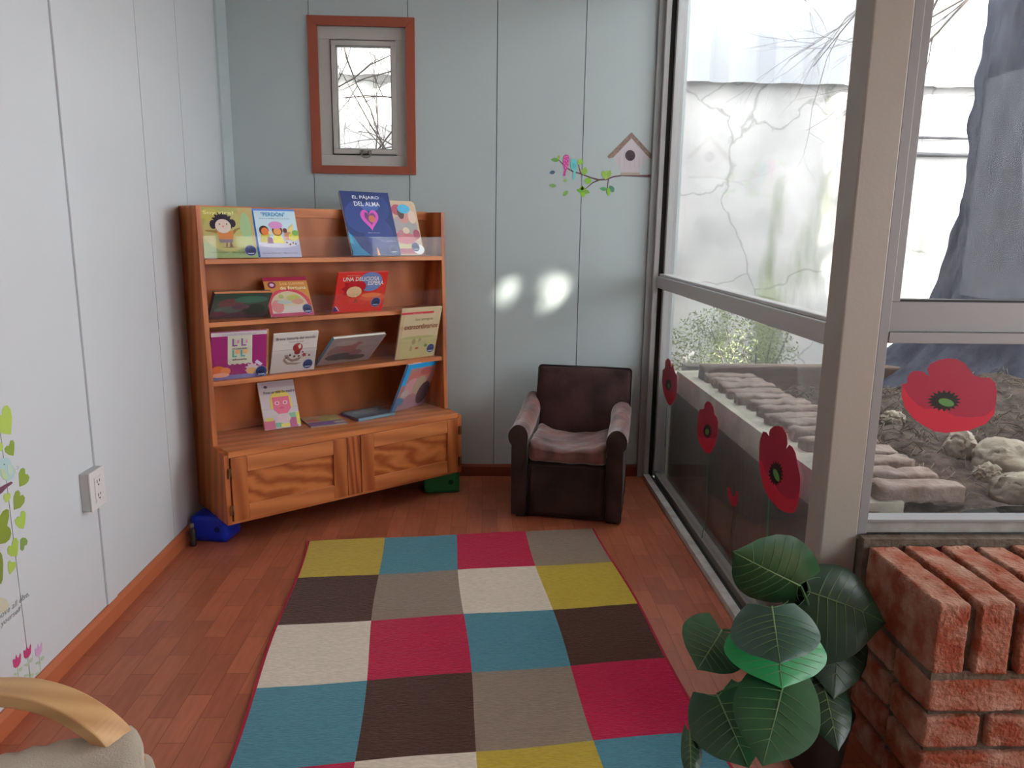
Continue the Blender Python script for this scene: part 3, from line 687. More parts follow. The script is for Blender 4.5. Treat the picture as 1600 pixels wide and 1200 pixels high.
book('bright blue edged picture book with pinkish cover, tipped at the right of the bottom tier', (.951, .205, .262, .246, -.38, .40, -.05), S4, .012, '8a6a6a',
     [(rc(0, .9, 1, 1), '1f86bd'), (rc(0, .55, .12, .9), '1f86bd'), (rc(0, .0, .1, .3), '3a6a90'), (rc(.1, .0, 1, .25), '866a76'), (ell(.5, .72, .34, .14), '9c6058'), (ell(.68, .8, .2, .08), '8f4c4c'), (ell(.35, .5, .22, .18), 'a47c80'), (ell(.6, .5, .2, .2), '8f7f6a'), (ell(.82, .3, .2, .25), '3a2c34'), (ell(.2, .35, .12, .1), '9a8f8a'), (ell(.14, .2, .1, .08), '44708c')],
     [], None, spine='1f7fb4', edge='9a948c')
# ------------------------------------------------------------------ child's armchair
AM = Matrix.Translation((.118, 3.215, 0)) @ Matrix.Rotation(math.radians(-12.6), 4, 'Z')
def suede():
    m = mat('brown_suede', (.026, .017, .014), .85, .15, sheen=.12, bump=.15, bscale=140, col2=(.060, .034, .028), nscale=7, ndetail=5)
    return m
M_su = suede()
M_su_lit = mat('lit_suede', (.055, .026, .023), .8, .2, sheen=.8, bump=.3, bscale=26, col2=(.22, .095, .080), nscale=10, ndetail=6)  # light on seat and arm tops put into a paler suede colour
M_pipe = mat('dark_piping', (.015, .010, .010), .7)
ac = tag(empty('childs_armchair', M=AM), "child's brown suede armchair with rolled arms beside the bookcase", 'armchair')
AW = .500
def nz(p, s, a): return noise.noise_vector(Vector(p)*s)*a
# front board and body
m = MB()
m.soft((AW/2, .225, .13), (.345, .43, .245), .012, n=10, fn=lambda q, h: q+nz(q, 9, .003))
m.build('seat_base', M_su, ac, local=True)
# arms
for side in (0, 1):
    m = MB(); n = 18; vs = []; fs = []
    prof = []
    # cross section in x,z: straight inner side, round roll that overhangs outside
    R_ = .050
    for i in range(13):
        a = math.radians(-10+ i*(215)/12)          # roll from the inner side over the top to outside
        prof.append((-math.cos(a+PI)*R_*-1, math.sin(a)*R_*1.0))
    prof = [(.045*math.cos(math.radians(a)), .052*math.sin(math.radians(a))) for a in range(-12, 232, 16)]
    sec = [(.036, -.37)] + [(.037, -.2), (.038, -.08)] + prof + [(-.030, -.08), (-.031, -.2), (-.030, -.37)]
    ny = 16
    for j in range(ny+1):
        t = j/ny; y = -.005+.42*t
        e = 0
        if j == 0: e = .010
        if j == ny: e = .01
        ztop = .368 + .065*max(0, (t-.25)/.75)**1.2
        for (sx, sz) in sec:
            k = 1 if sx else 1
            x = sx*(1-e*12*.15); z = ztop+sz*(1-e*1.2)
            if sz <= -.3: z = .012
            z = max(z, .012)
            xx = (x if side == 0 else -x) + (.038 if side == 0 else AW-.038)
            vs.append(Vector((xx, y + (0 if j else .006*(abs(sz) > .04)), z)) + nz((xx*1.0, y, z), 14, .0035))
    ns = len(sec)
    for j in range(ny):
        for k in range(ns):
            q = (j*ns+k, j*ns+(k+1) % ns, (j+1)*ns+(k+1) % ns, (j+1)*ns+k)
            fs.append(q if side else q[::-1])
    m.add(vs, fs, 1, True)
    f0 = list(range(ns)); f1 = [ny*ns+k for k in range(ns)]
    m.add([vs[i] for i in f0], [list(range(ns))], 0, False); m.add([vs[i] for i in f1], [list(range(ns))[::-1]], 0, False)
    for i, f in enumerate(m.f[:ny*ns]):
        k = i % ns
        m.mi[i] = 1 if 3 <= k <= 16 and sec[k][1] > -.05 else 0
    m.build('armrest', [M_su, M_su_lit], ac, local=True)
# seat cushion: sagging in the middle
def seatf(q, h):
    sx = q.x/h.x; sy = q.y/h.y
    sag = .032*(1-abs(sx)**2.2)*(1-max(0, sy*.2))
    if q.z > 0: q = Vector((q.x, q.y, q.z + (q.z/h.z)*(-sag + .012*abs(sx)**4)))
    return q + nz(q, 16, .006) + nz(q, 40, .002)
m = MB(); m.soft((AW/2, .205, .300), (.345, .40, .095), .030, n=20, fn=seatf); m.build('seat_cushion', M_su_lit, ac, local=True)
# backrest
ux, uy = Vector((1, 0, 0)), None
def backf(q, h):
    sx = q.x/h.x; sz = q.z/h.z
    b = (1-sx*sx)*(1-sz*sz)
    q = Vector((q.x, q.y - (.020*b if q.y < 0 else -.004*b), q.z))
    return q + nz(q, 9, .006)
BT = Matrix.Translation((AW/2+.032, .395, .445)) @ Matrix.Rotation(math.radians(-13), 4, 'X')
m = MB(); m.soft((0, 0, 0), (.445, .085, .345), .024, n=18, M=BT, fn=backf); m.build('backrest', mat('plum_suede', (.020, .010, .010), .8, .2, sheen=.35, bump=.2, bscale=60, col2=(.070, .030, .031), nscale=8, ndetail=5), ac, local=True)
m = MB()
pp = []
for cx, cz, a0 in ((.205, .155, 0), (-.205, .155, 90)):
    for k in range(7):
        a = math.radians(a0+15*k); pp.append((cx*.985+.016*math.cos(a), -.034, cz-.001+.016*math.sin(a)))
pts = [(.2185, -.034, -.13)] + pp + [(-.2185, -.034, -.13)]
m.tube([BT @ Vector(p) for p in pts], .0038, n=6); m.build('piping', M_pipe, ac, local=True)
m = MB()
m.tube([(.074, -.002, .245), (.43, -.002, .245)], .003, n=6); m.tube([(.078, -.002, .02), (.078, -.003, .30)], .003, n=6); m.tube([(AW-.078, -.002, .02), (AW-.078, -.003, .30)], .003, n=6)
m.build('seam', M_pipe, ac, local=True)
m = MB(); m.soft((AW/2, .43, .24), (.40, .06, .44), .02, n=8); m.build('back_frame', M_su, ac, local=True)
for x in (.05, AW-.05):
    for y in (.03, .42): m = MB(); m.box((x-.02, y-.02, 0), (x+.02, y+.02, .014)); m.build('foot', M_dark, ac, local=True)

# ------------------------------------------------------------------ rug
RC = {'y': ('yellow', (.52, .38, .045)), 't': ('teal', (.078, .24, .30)), 'm': ('magenta', (.50, .010, .06)), 'g': ('taupe', (.28, .21, .16)), 'b': ('brown', (.075, .030, .018)), 'c': ('cream', (.70, .60, .49))}
keys = list(RC)
def wool(nm, col):
    m = mat('wool_'+nm, col, .95, .05, sheen=.2, bump=.5, bscale=1, col2=tuple(x*.82 for x in col), nscale=1, ndetail=3)
    nt = m.node_tree
    for nd in nt.nodes:
        if nd.type == 'MAPPING': nd.inputs['Scale'].default_value = (60, 260, 60)
        if nd.type == 'TEX_NOISE': nd.inputs['Scale'].default_value = 1.0; nd.inputs['Detail'].default_value = 4
    return m
rows = ['ytmg', 'bgcy', 'cmtb', 'tbgm', 'mcyt', 'gymc', 'bctg']
RO = Vector((-.693, 2.927, 0)); RU = Vector((.2915, .0335, 0)); RVv = Vector((.026, -.3365, 0))
def rp(u, v, z):
    P = RO+RU*u+RVv*v
    P = P + Vector((.006*math.sin(v*2.1+u), .004*math.sin(u*3+v), 0)); P.z = z; return P
m = MB(); n = 8; NR = len(rows)
for i in range(4*n):
    for j in range(NR*n):
        c = rows[j//n][i//n]
        a = [rp((i+e)/n, (j+f)/n, .007+.0008*noise.noise(Vector(((i+e)*.7, (j+f)*.7, 0)))) for e, f in ((0, 1), (1, 1), (1, 0), (0, 0))]
        m.add(a, [(0, 1, 2, 3)], keys.index(c), True)
for i in range(4*n):
    m.add([rp(i/n, 0, .001), rp((i+1)/n, 0, .001), rp((i+1)/n, 0, .007), rp(i/n, 0, .007)], [(0, 3, 2, 1)], keys.index(rows[0][i//n]))
rug = tag(empty('rug', RO), 'flat woven rug of coloured squares with crimson edges on the floor', 'rug')
m.build('woven_field', [wool(*RC[k]) for k in keys], rug)
M_bind = mat('crimson_binding', (.33, .014, .035), .9, bump=.3, bscale=200)
for u0, u1 in ((-.022, .003), (3.997, 4.022)):
    m = MB()
    for j in range(NR*n):
        a, b = j/n, (j+1)/n
        m.add([rp(u0, a, .001), rp(u1, a, .001), rp(u1, b, .001), rp(u0, b, .001), rp(u0, a, .0082), rp(u1, a, .0082), rp(u1, b, .0082), rp(u0, b, .0082)], [(0,1,2,3), (7,6,5,4), (0,4,5,1), (2,6,7,3), (1,5,6,2), (3,7,4,0)], 0)
    m.build('edge_binding', M_bind, rug)

# ------------------------------------------------------------------ potted plant with heart shaped leaves
plant = tag(empty('potted_plant', (.80, 1.60, 0)), 'leafy plant with big dark heart-shaped leaves against the brick wall', 'plant')
M_vein = mat('pale_vein', (.13, .22, .095), .5)
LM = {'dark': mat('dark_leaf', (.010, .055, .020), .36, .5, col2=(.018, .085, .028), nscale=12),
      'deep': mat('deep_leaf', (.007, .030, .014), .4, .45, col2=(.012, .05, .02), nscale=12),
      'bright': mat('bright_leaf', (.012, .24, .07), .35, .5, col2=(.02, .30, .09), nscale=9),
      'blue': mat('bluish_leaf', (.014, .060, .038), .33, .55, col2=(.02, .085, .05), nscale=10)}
def leaf(base, tip, side, kind='dark', cup=.10, droop=.10, bend=None):
    base, tip, side = Vector(base), Vector(tip), Vector(side)
    ax = tip-base; L = ax.length; s = side - ax*(side.dot(ax)/ax.dot(ax)); wv = s; nrm = s.cross(ax).normalized()
    if nrm.dot(Vector((0, 0, H))-base*0+Vector((-.3, -1, 0))) < 0: nrm = -nrm
    N, Mx = 18, 12; vs = []; fs = []
    def width(u):
        return max(0.0, math.sin(PI*min(1, max(0, u*.93+.09))**.82))**.72 * (1-.25*max(0, u-.75)/.25)
    def P(u, v):
        w = width(u)
        uu = u - .16*abs(v)**1.4*max(0, 1-u*3.2)       # lobes behind the stalk
        p = base + ax*uu + wv*v*w
        p += nrm*(-cup*L*(v*v)*w - droop*L*(uu*uu) + .010*math.sin(abs(v)*3+u*34)*abs(v)*min(1, w*2)*L*2.2/1.0*.35)
        return p
    for i in range(N+1):
        for j in range(-Mx//2, Mx//2+1): vs.append(P(i/N, 2*j/Mx))
    w_ = Mx+1
    for i in range(N):
        for j in range(Mx): fs.append((i*w_+j, i*w_+j+1, (i+1)*w_+j+1, (i+1)*w_+j))
    m = MB(); m.add(vs, fs, 0, True)
    e = .0022
    m.tube([P(i/10*.97, 0)+nrm*e*.3 for i in range(11)], [.0022*(1-.7*i/10) for i in range(11)], n=5, mi=1)
    for k in range(7):
        u0 = .03+.112*k; u1 = u0+(.13 if k else -.06); x1 = .9*width(max(u1, .02))
        for sg in (-1, 1):
            pts = []
            for q in range(7):
                t = q/6; uq = u0+(u1-u0)*t; pts.append(P(uq, sg*min(.93, t*x1/max(.05, width(max(uq, .0)))))+nrm*e*.25)
            m.tube(pts, [.0012*(1-.75*q/6) for q in range(7)], n=4, mi=1)
    return m.build('leaf', [LM[kind], M_vein], plant)
def A(px, py, y): return at(px, py, 1, y)
POT = Vector((.80, 1.60, .15))
def leaf_px(bp, tp, sp, kind, cup=.10, droop=.10, yb=None):
    b = A(*bp); t = A(*tp); c = A((bp[0]+tp[0])/2, (bp[1]+tp[1])/2, (bp[2]+tp[2])/2); s = A(*sp)-c
    leaf(b, t, s, kind, cup, droop)
    m = MB(); pts = []
    for i in range(9):
        q = i/8; p = POT.lerp(b, q); p.z += .06*math.sin(PI*q)*(1 if b.z > .15 else .6); pts.append(p)
    m.tube(pts, [.0055-.0025*i/8 for i in range(9)], n=6)
    m.build('stem', mat('green_stem', (.03, .10, .03), .5), plant)
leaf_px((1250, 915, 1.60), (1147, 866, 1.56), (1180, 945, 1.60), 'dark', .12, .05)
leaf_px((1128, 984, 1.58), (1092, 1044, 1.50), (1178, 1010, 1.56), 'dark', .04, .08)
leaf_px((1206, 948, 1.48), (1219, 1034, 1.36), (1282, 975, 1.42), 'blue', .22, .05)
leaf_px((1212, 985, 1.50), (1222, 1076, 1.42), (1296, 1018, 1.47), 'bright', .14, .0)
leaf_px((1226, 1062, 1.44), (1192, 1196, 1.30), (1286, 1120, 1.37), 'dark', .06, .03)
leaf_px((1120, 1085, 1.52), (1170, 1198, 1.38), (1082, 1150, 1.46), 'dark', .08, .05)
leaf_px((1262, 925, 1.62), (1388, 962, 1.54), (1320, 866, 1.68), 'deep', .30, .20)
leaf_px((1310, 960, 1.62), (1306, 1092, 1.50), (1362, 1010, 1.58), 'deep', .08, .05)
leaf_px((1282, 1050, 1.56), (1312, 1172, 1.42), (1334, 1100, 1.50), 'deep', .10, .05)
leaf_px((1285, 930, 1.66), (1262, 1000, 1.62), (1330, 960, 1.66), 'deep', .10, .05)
leaf_px((1078, 1142, 1.48), (1080, 1225, 1.40), (1062, 1180, 1.45), 'dark', .15, .05)
m = MB(); m.tube([(.80, 1.60, 0), (.80, 1.60, .01), (.80, 1.60, .13), (.80, 1.60, .15), (.80, 1.60, .152)], [.055, .06, .075, .08, .07], n=24); m.build('pot', mat('dark_pot', (.02, .017, .015), .6), plant)

# ------------------------------------------------------------------ bentwood chair in the near left corner
bch = tag(empty('bentwood_armchair', (-.85, 1.0, 0)), 'light bentwood armchair with cream cushions, cut by the lower left corner', 'armchair')
M_birch = wood('birch_ply', (.46, .25, .10), (.60, .36, .16), axis=0, scale=12, distort=1.5, rough=.35)
M_canvas = mat('cream_canvas', (.48, .42, .34), .95, .05, bump=.35, bscale=260, col2=(.42, .365, .295), nscale=5)
def arm(off):
    key = [(-160, 1125, .40), (-60, 1088, .44), (0, 1081, .45), (50, 1085, .447), (95, 1098, .436), (135, 1119, .418), (170, 1146, .39), (192, 1175, .352), (204, 1215, .30), (206, 1290, .22), (200, 1400, .13), (188, 1540, .025)]
    pts = [at(x, y, 2, z)+Vector(off) for x, y, z in key]
    out = []
    for i in range(len(pts)-1):                # Catmull-Rom
        p0 = pts[max(0, i-1)]; p1 = pts[i]; p2 = pts[i+1]; p3 = pts[min(len(pts)-1, i+2)]
        for k in range(6):
            t = k/6; out.append(.5*((2*p1)+(p2-p0)*t+(2*p0-5*p1+4*p2-p3)*t*t+(3*p1-p0-3*p2+p3)*t**3))
    out.append(pts[-1]); return out
side = Vector((.35, .94, 0))
for off in ((0, 0, 0), (-.15, -.46, 0)):
    m = MB(); m.bar(arm(off), .054, .026, side); m.build('armrest', M_birch, bch, bevel=.003)
def cush(q, h):
    return Vector((q.x, q.y, q.z*(1-.25*abs(q.x/h.x)**6))) + nz(q, 7, .014) + nz((q.x*2.2, q.y*.6, q.z), 24, .007)
CR = Matrix.Rotation(math.radians(27), 4, 'Z')
CM = Matrix.Translation(at(206, 1136, 2, .375) - CR @ Vector((.165, .135, .03))) @ CR
m = MB(); m.soft((0, 0, .015), (.36, .30, .06), .028, n=18, M=CM, fn=cush); m.build('seat_cushion', M_canvas, bch)
m = MB(); m.soft((.012, -.005, -.04), (.37, .31, .045), .022, n=16, M=CM, fn=cush); m.build('seat_cushion', M_canvas, bch)
m = MB(); m.box((-.21, -.16, -.085), (.15, -.12, -.062), M=CM); m.box((-.21, .12, -.085), (.15, .155, -.062), M=CM); m.build('seat_rail', M_birch, bch, bevel=.003)
m = MB(); m.box((-.16, -.24, -.095), (-.12, .20, -.0851), M=CM); m.build('cross_bar', M_birch, bch, bevel=.003)
# ------------------------------------------------------------------ stickers
def flat(m, pts, axis, val, mi, into, lay):
    """a thin sticker cut to PTS (spots of the photograph) lying on the plane axis=val"""
    q = []
    for (x, y) in pts:
        p = at(x, y, axis, val); p[axis] = val + into*(.0006+.0004*lay); q.append(p)
    off = Vector((0, 0, 0)); off[axis] = -into*.0004
    m.prism(q, off, mi)
def tl(pts, ox, oy, s): return [(ox+x/s, oy+y/s) for x, y in pts]
def thick(pts, w):
    """outline of a tapering stroke; W: half widths"""
    a = []; b = []
    for i, p in enumerate(pts):
        q0 = pts[max(0, i-1)]; q1 = pts[min(len(pts)-1, i+1)]
        dx, dy = q1[0]-q0[0], q1[1]-q0[1]; d = math.hypot(dx, dy) or 1
        ww = w[i] if isinstance(w, list) else w
        a.append((p[0]-dy/d*ww, p[1]+dx/d*ww)); b.append((p[0]+dy/d*ww, p[1]-dx/d*ww))
    return a+b[::-1]
def vin(h, k=.68): return mat('vinyl_'+h, C(h, k), .45, .3)
def leafpts(cx, cy, L, w, ang):
    o = []
    for i in range(9): t = i/8; o.append((t-.5, w*math.sin(PI*t)**.8))
    for i in range(1, 8): t = 1-i/8; o.append((t-.5, -w*math.sin(PI*t)**.8))
    c, s = math.cos(ang), math.sin(ang)
    return [(cx+L*(x*c-y*s), cy+L*(x*s+y*c)) for x, y in o]
TW = lambda p: tl(p, 840, 180, 7.273)
yw = YB
# branch with leaves
r = tag(empty('branch_sticker', at(1024, 273, 1, yw)), 'brown branch sticker with green leaves under the birdhouse sticker on the back wall', 'wall sticker')
m = MB()
flat(m, TW(thick([(1345, 687), (1240, 692), (1100, 690), (960, 685), (860, 700), (780, 730), (690, 735), (600, 708), (500, 670), (400, 640), (330, 600), (245, 515)], [17, 15, 10, 9, 8, 9, 10, 8, 7, 7, 6, 5])), 1, yw, 0, -1, 0)
flat(m, TW(thick([(700, 735), (625, 768), (540, 840)], [9, 7, 4])), 1, yw, 0, -1, 0)
flat(m, TW(thick([(490, 665), (475, 610), (466, 565)], [7, 6, 5])), 1, yw, 0, -1, 0)
flat(m, TW(thick([(803, 728), (798, 780), (792, 830)], [6, 6, 5])), 1, yw, 0, -1, 0)
m.build('branch', vin('5a4248'), r)
for i, (x, y, L, w, a, c) in enumerate([(200, 508, 100, .24, .05, '5f8a4c'), (238, 480, 50, .3, -1.2, '86a04a'), (482, 530, 78, .34, -1.35, '83a84a'), (500, 540, 50, .35, -.6, '6f9a42'), (532, 635, 95, .36, -1.3, '7da04a'), (572, 745, 84, .44, .2, '74a03c'), (780, 680, 105, .42, -1.35, '8aa84e'), (752, 672, 90, .3, -1.75, '80a248'), (812, 668, 92, .28, -1.2, '7c9a4a'),
      (750, 838, 90, .24, .1, '4f8a5c'), (840, 838, 88, .36, 1.0, '4c7a68'), (805, 868, 100, .24, 1.55, '72a03c'), (515, 870, 130, .3, 1.5, '78a834'), (480, 860, 80, .25, .4, '5f9a3a'), (550, 868, 90, .26, .3, '6a9040'), (500, 840, 80, .3, -1.4, '86b04a')]):
    m = MB(); flat(m, TW(leafpts(x, y, L, w, a)), 1, yw, 0, -1, 1+i % 3); m.build('leaf', vin(c), r)
# birdhouse
r = tag(empty('birdhouse_sticker', at(985, 273, 1, yw)), 'pale birdhouse sticker with a brown roof and round hole on the back wall', 'wall sticker')
m = MB(); flat(m, TW([(1068, 250), (1265, 480), (1165, 600), (1145, 665), (950, 665), (940, 630), (860, 480)]), 1, yw, 0, -1, 0)
m.build('house_front', vin('a49ea2'), r)
m = MB(); flat(m, TW([(1068, 195), (1318, 470), (1295, 497), (1262, 480), (1068, 262), (860, 480), (812, 492), (792, 468)]), 1, yw, 0, -1, 2); m.build('roof', mat('sticker_brown', C('75655c', .55), .5, col2=C('5f504a', .55), nscale=60), r)
m = MB(); flat(m, TW(ell(1052, 458, 57, 62)), 1, yw, 0, -1, 2); m.build('entrance_hole', vin('3f363c'), r)
m = MB(); flat(m, TW([(945, 652), (1160, 652), (1160, 682), (940, 682)]), 1, yw, 0, -1, 2); m.build('perch', vin('8f857a'), r)
m = MB()
for x in (930, 985, 1050, 1100, 1155, 1200): flat(m, TW([(x-1.5, 400 if x in (985, 1050, 1100) else 470), (x+1.5, 400 if x in (985, 1050, 1100) else 470), (x+1.5, 600), (x-1.5, 600)]), 1, yw, 0, -1, 1)
m.build('board_line', vin('8a8488'), r)
# two birds
for lab, pts, col in (('magenta dotted bird sticker perched left on the wall branch', [(325, 447), (350, 455), (358, 490), (355, 550), (340, 600), (322, 640), (315, 690), (288, 692), (290, 670), (302, 620), (288, 570), (288, 520), (298, 465)], 'b04486'),
                      ('turquoise bird sticker perched beside the magenta one', [(410, 492), (432, 500), (445, 540), (448, 590), (432, 640), (428, 700), (422, 735), (400, 732), (402, 690), (408, 640), (378, 600), (370, 555), (384, 515), (378, 505)], '62b0b0')):
    r = tag(empty('bird_sticker', at(*TW([pts[6]])[0], 1, yw)), lab, 'wall sticker', 'bird stickers on the wall branch')
    m = MB(); flat(m, TW(pts), 1, yw, 0, -1, 4); m.build('bird_body', vin(col), r)
    if 'dotted' in lab:
        m = MB()
        for x, y in [(310, 475), (335, 470), (345, 500), (305, 510), (325, 520), (345, 545), (305, 550), (325, 570), (315, 600), (335, 585)]: flat(m, TW(ell(x, y, 6, 6, 8)), 1, yw, 0, -1, 5)
        m.build('dots', vin('c88ab0'), r)
    else:
        m = MB(); flat(m, TW(leafpts(415, 580, 80, .28, 1.4)), 1, yw, 0, -1, 5); m.build('wing', vin('54a2a6'), r)
for (x, y, L, w, a, c, lab) in [(168, 650, 66, .32, -.2, '44586a', 'dark blue-grey loose leaf sticker left of the birds'), (312, 742, 46, .42, -.5, '7f9f5c', 'small green loose leaf sticker below the magenta bird'), (170, 800, 82, .25, .1, '6a9454', 'long green loose leaf sticker, leftmost of the low ones'), (316, 888, 84, .26, -.85, '6f9a4a', 'lowest green loose leaf sticker on the back wall')]:
    m = MB(); flat(m, TW(leafpts(x, y, L, w, a)), 1, yw, 0, -1, 1); tag(m.build('leaf_sticker', vin(c)), lab, 'wall sticker', 'loose leaf stickers on the back wall')

# ---- left wall: hearts, bird, branch, lettering, tulips
xw = XL
def heart_px(pts, ox, oy, s, col, lab):
    m = MB(); flat(m, tl(pts, ox, oy, s), 0, xw, 0, 1, 1)
    tag(m.build('heart_sticker', vin(col, .85)), lab, 'wall sticker', 'green heart stickers on the left wall')
A1 = (0, 620, 7.5); A2 = (0, 780, 7.5)
heart_px([(-30, 420), (125, 442), (138, 240), (120, 140), (80, 98), (45, 110), (22, 150), (20, 225), (-10, 200), (-60, 240), (-60, 330)], *A1, '9fb454', 'large light green heart sticker, topmost on the left wall')
heart_px([(155, 692), (165, 600), (165, 540), (150, 508), (120, 512), (105, 575), (75, 575), (50, 610), (60, 650), (100, 680)], *A1, '7f9440', 'small olive heart sticker just above the blue bird sticker')
heart_px([(-30, 640), (20, 635), (35, 590), (25, 545), (0, 530), (-15, 545), (-20, 570), (-40, 570), (-45, 610)], *A1, 'a4b85a', 'light green heart sticker cut off at the photo edge, left of the small olive one')
heart_px([(225, 1055), (217, 900), (240, 845), (270, 832), (290, 850), (292, 905), (320, 905), (342, 940), (330, 990), (290, 1030)], *A1, '7f9440', 'olive heart sticker farthest right, level with the end of the purple branch')
heart_px([(160, 1325), (155, 1180), (180, 1110), (210, 1094), (232, 1120), (232, 1165), (262, 1145), (288, 1180), (280, 1240), (235, 1300)], *A1, '7f9040', 'olive heart sticker next below the one beside the purple branch')
heart_px([(68, 1243), (38, 1190), (40, 1150), (60, 1130), (75, 1138), (85, 1145), (105, 1125), (122, 1135), (120, 1180), (100, 1215)], *A1, 'a0b456', 'small light green heart sticker directly under the purple branch')
heart_px([(275, 345), (295, 260), (298, 160), (275, 132), (245, 145), (235, 210), (205, 205), (170, 245), (185, 300), (225, 340)], *A2, '98b050', 'light green heart sticker between the two right-hand olive columns')
heart_px([(-60, 440), (-40, 260), (30, 140), (70, 116), (100, 125), (105, 200), (78, 310), (115, 340), (130, 400), (110, 470), (60, 515), (0, 525), (-60, 510)], *A2, '7a8a38', 'largest olive heart sticker, cut by the left photo edge')
heart_px([(195, 668), (208, 600), (212, 500), (190, 452), (160, 458), (140, 500), (135, 545), (100, 545), (82, 590), (90, 640), (130, 670)], *A2, '96ac4e', 'light green heart sticker left of the smallest olive one')
heart_px([(258, 606), (235, 590), (236, 470), (260, 450), (300, 455), (320, 490), (312, 535), (282, 545), (278, 590)], *A2, '76904a', 'smallest olive heart sticker, sideways, at the right of its row')
heart_px([(110, 882), (92, 820), (92, 740), (112, 716), (135, 740), (160, 735), (188, 740), (180, 790), (150, 840)], *A2, '9ab252', 'lowest light green heart sticker above the lettering')
heart_px([(-40, 990), (10, 992), (28, 940), (35, 760), (20, 650), (0, 620), (-30, 640), (-60, 800)], *A2, '6f8038', 'olive heart sticker cut to a sliver at the left photo edge')
r = tag(empty('bird_sticker', at(10, 750, 0, xw)), 'pale blue and green bird sticker sitting on the purple branch sticker', 'wall sticker')
m = MB(); flat(m, tl([(-30, 760), (20, 720), (70, 708), (110, 730), (130, 790), (175, 860), (180, 880), (150, 950), (100, 985), (40, 975), (-10, 900), (-40, 830)], *A1), 0, xw, 0, 1, 1); m.build('bird_body', vin('9cb6b8', .85), r)
m = MB(); flat(m, tl([(80, 800), (115, 790), (150, 850), (150, 900), (110, 935), (85, 890)], *A1), 0, xw, 0, 1, 2); m.build('wing', vin('a9bcae', .85), r)
m = MB(); flat(m, tl([(0, 850), (40, 840), (60, 900), (90, 960), (60, 975), (20, 950)], *A1), 0, xw, 0, 1, 2); m.build('belly', vin('a8b88e', .85), r)
m = MB(); flat(m, tl(ell(44, 792, 6, 7, 8), *A1), 0, xw, 0, 1, 3); m.build('eye', M_dark, r)
m = MB(); flat(m, tl(thick([(140, 810), (175, 855), (205, 850), (215, 825), (200, 810), (190, 825)], 3), *A1), 0, xw, 0, 1, 1); m.build('tail_curl', vin('a3a3ae', .85), r)
m = MB(); flat(m, tl(thick([(-60, 1140), (0, 1098), (60, 1050), (132, 1005), (143, 1010)], [32, 34, 22, 14, 8]), *A1), 0, xw, 0, 1, 1)
tag(m.build('twig_sticker', vin('6a4454', .85)), 'dark purple twig sticker under the pale blue bird', 'wall sticker')
m = MB(); flat(m, tl(ell(5, 1240, 95, 90, 18), *A2), 0, xw, 0, 1, 0); tag(m.build('flower_sticker', vin('b4b09a', .85)), 'faint pale yellow blossom sticker above the lettering', 'wall sticker')
# lettering
r = tag(empty('lettering_sticker', at(20, 940, 0, xw)), 'two lines of small grey handwritten lettering on the left wall', 'wall sticker')
def wall_text(body, p0, p1, h, col):
    a = at(*p0, 0, xw); b = at(*p1, 0, xw); d = (b-a); w = d.length; d.normalize(); n = Vector((1, 0, 0)); u = n.cross(d)
    if u.z < 0: u = -u
    c = (a+b)/2; c.x = xw+.0008
    M = Matrix(((d.x, u.x, n.x, c.x), (d.y, u.y, n.y, c.y), (d.z, u.z, n.z, c.z), (0, 0, 0, 1)))
    text_mesh(body, w, h, wmat(r).inverted() @ M, 'lettering_line', vin(col, .85), r, shear=.25)
wall_text('is, above all else,', (-20, 985), (45.5, 932), .018, '7a7e7c')
wall_text('story of yourself', (-34, 1012), (34, 955), .018, '7a7e7c')
# tulips
for i, (x, y, w, h, col, lab) in enumerate([(172, 880, 88, 165, 'b0406e', 'left crimson tulip sticker near the skirting'), (280, 785, 84, 160, 'a83866', 'middle crimson tulip sticker, highest of the dark two'), (397, 765, 78, 160, 'b890b4', 'pale pink tulip sticker at the right of the row')]):
    r = tag(empty('tulip_sticker', at(x/6.663, 900+(y+300)/6.663, 0, xw)), lab, 'wall sticker', 'tulip stickers by the skirting')
    o = [(x-w*.48, y-h*.02), (x-w*.3, y-h*.1), (x-w*.18, y+h*.0), (x-w*.08, y-h*.38), (x+w*.08, y-h*.2), (x+w*.22, y-h*.16), (x+w*.4, y-h*.48), (x+w*.5, y-h*.35), (x+w*.46, y+h*.1), (x+w*.2, y+h*.36), (x-w*.15, y+h*.48), (x-w*.38, y+h*.4)]
    m = MB(); flat(m, tl(o, 0, 900, 6.663), 0, xw, 0, 1, 1); m.build('bloom', vin(col, .85), r)
    m = MB()
    sx = x+20
    flat(m, tl(thick([(sx-10, y+h*.42), (sx-2, y+150), (sx+8, y+290)], 3), 0, 900, 6.663), 0, xw, 0, 1, 0)
    for (dx, dy, a) in ((24, 90, -1.1), (-22, 140, -.2), (30, 250, -1.0), (-24, 250, -.3)): flat(m, tl(leafpts(sx+dx, y+dy, 60, .26, a), 0, 900, 6.663), 0, xw, 0, 1, 0)
    m.build('stalk', vin('9aae92', .85), r)

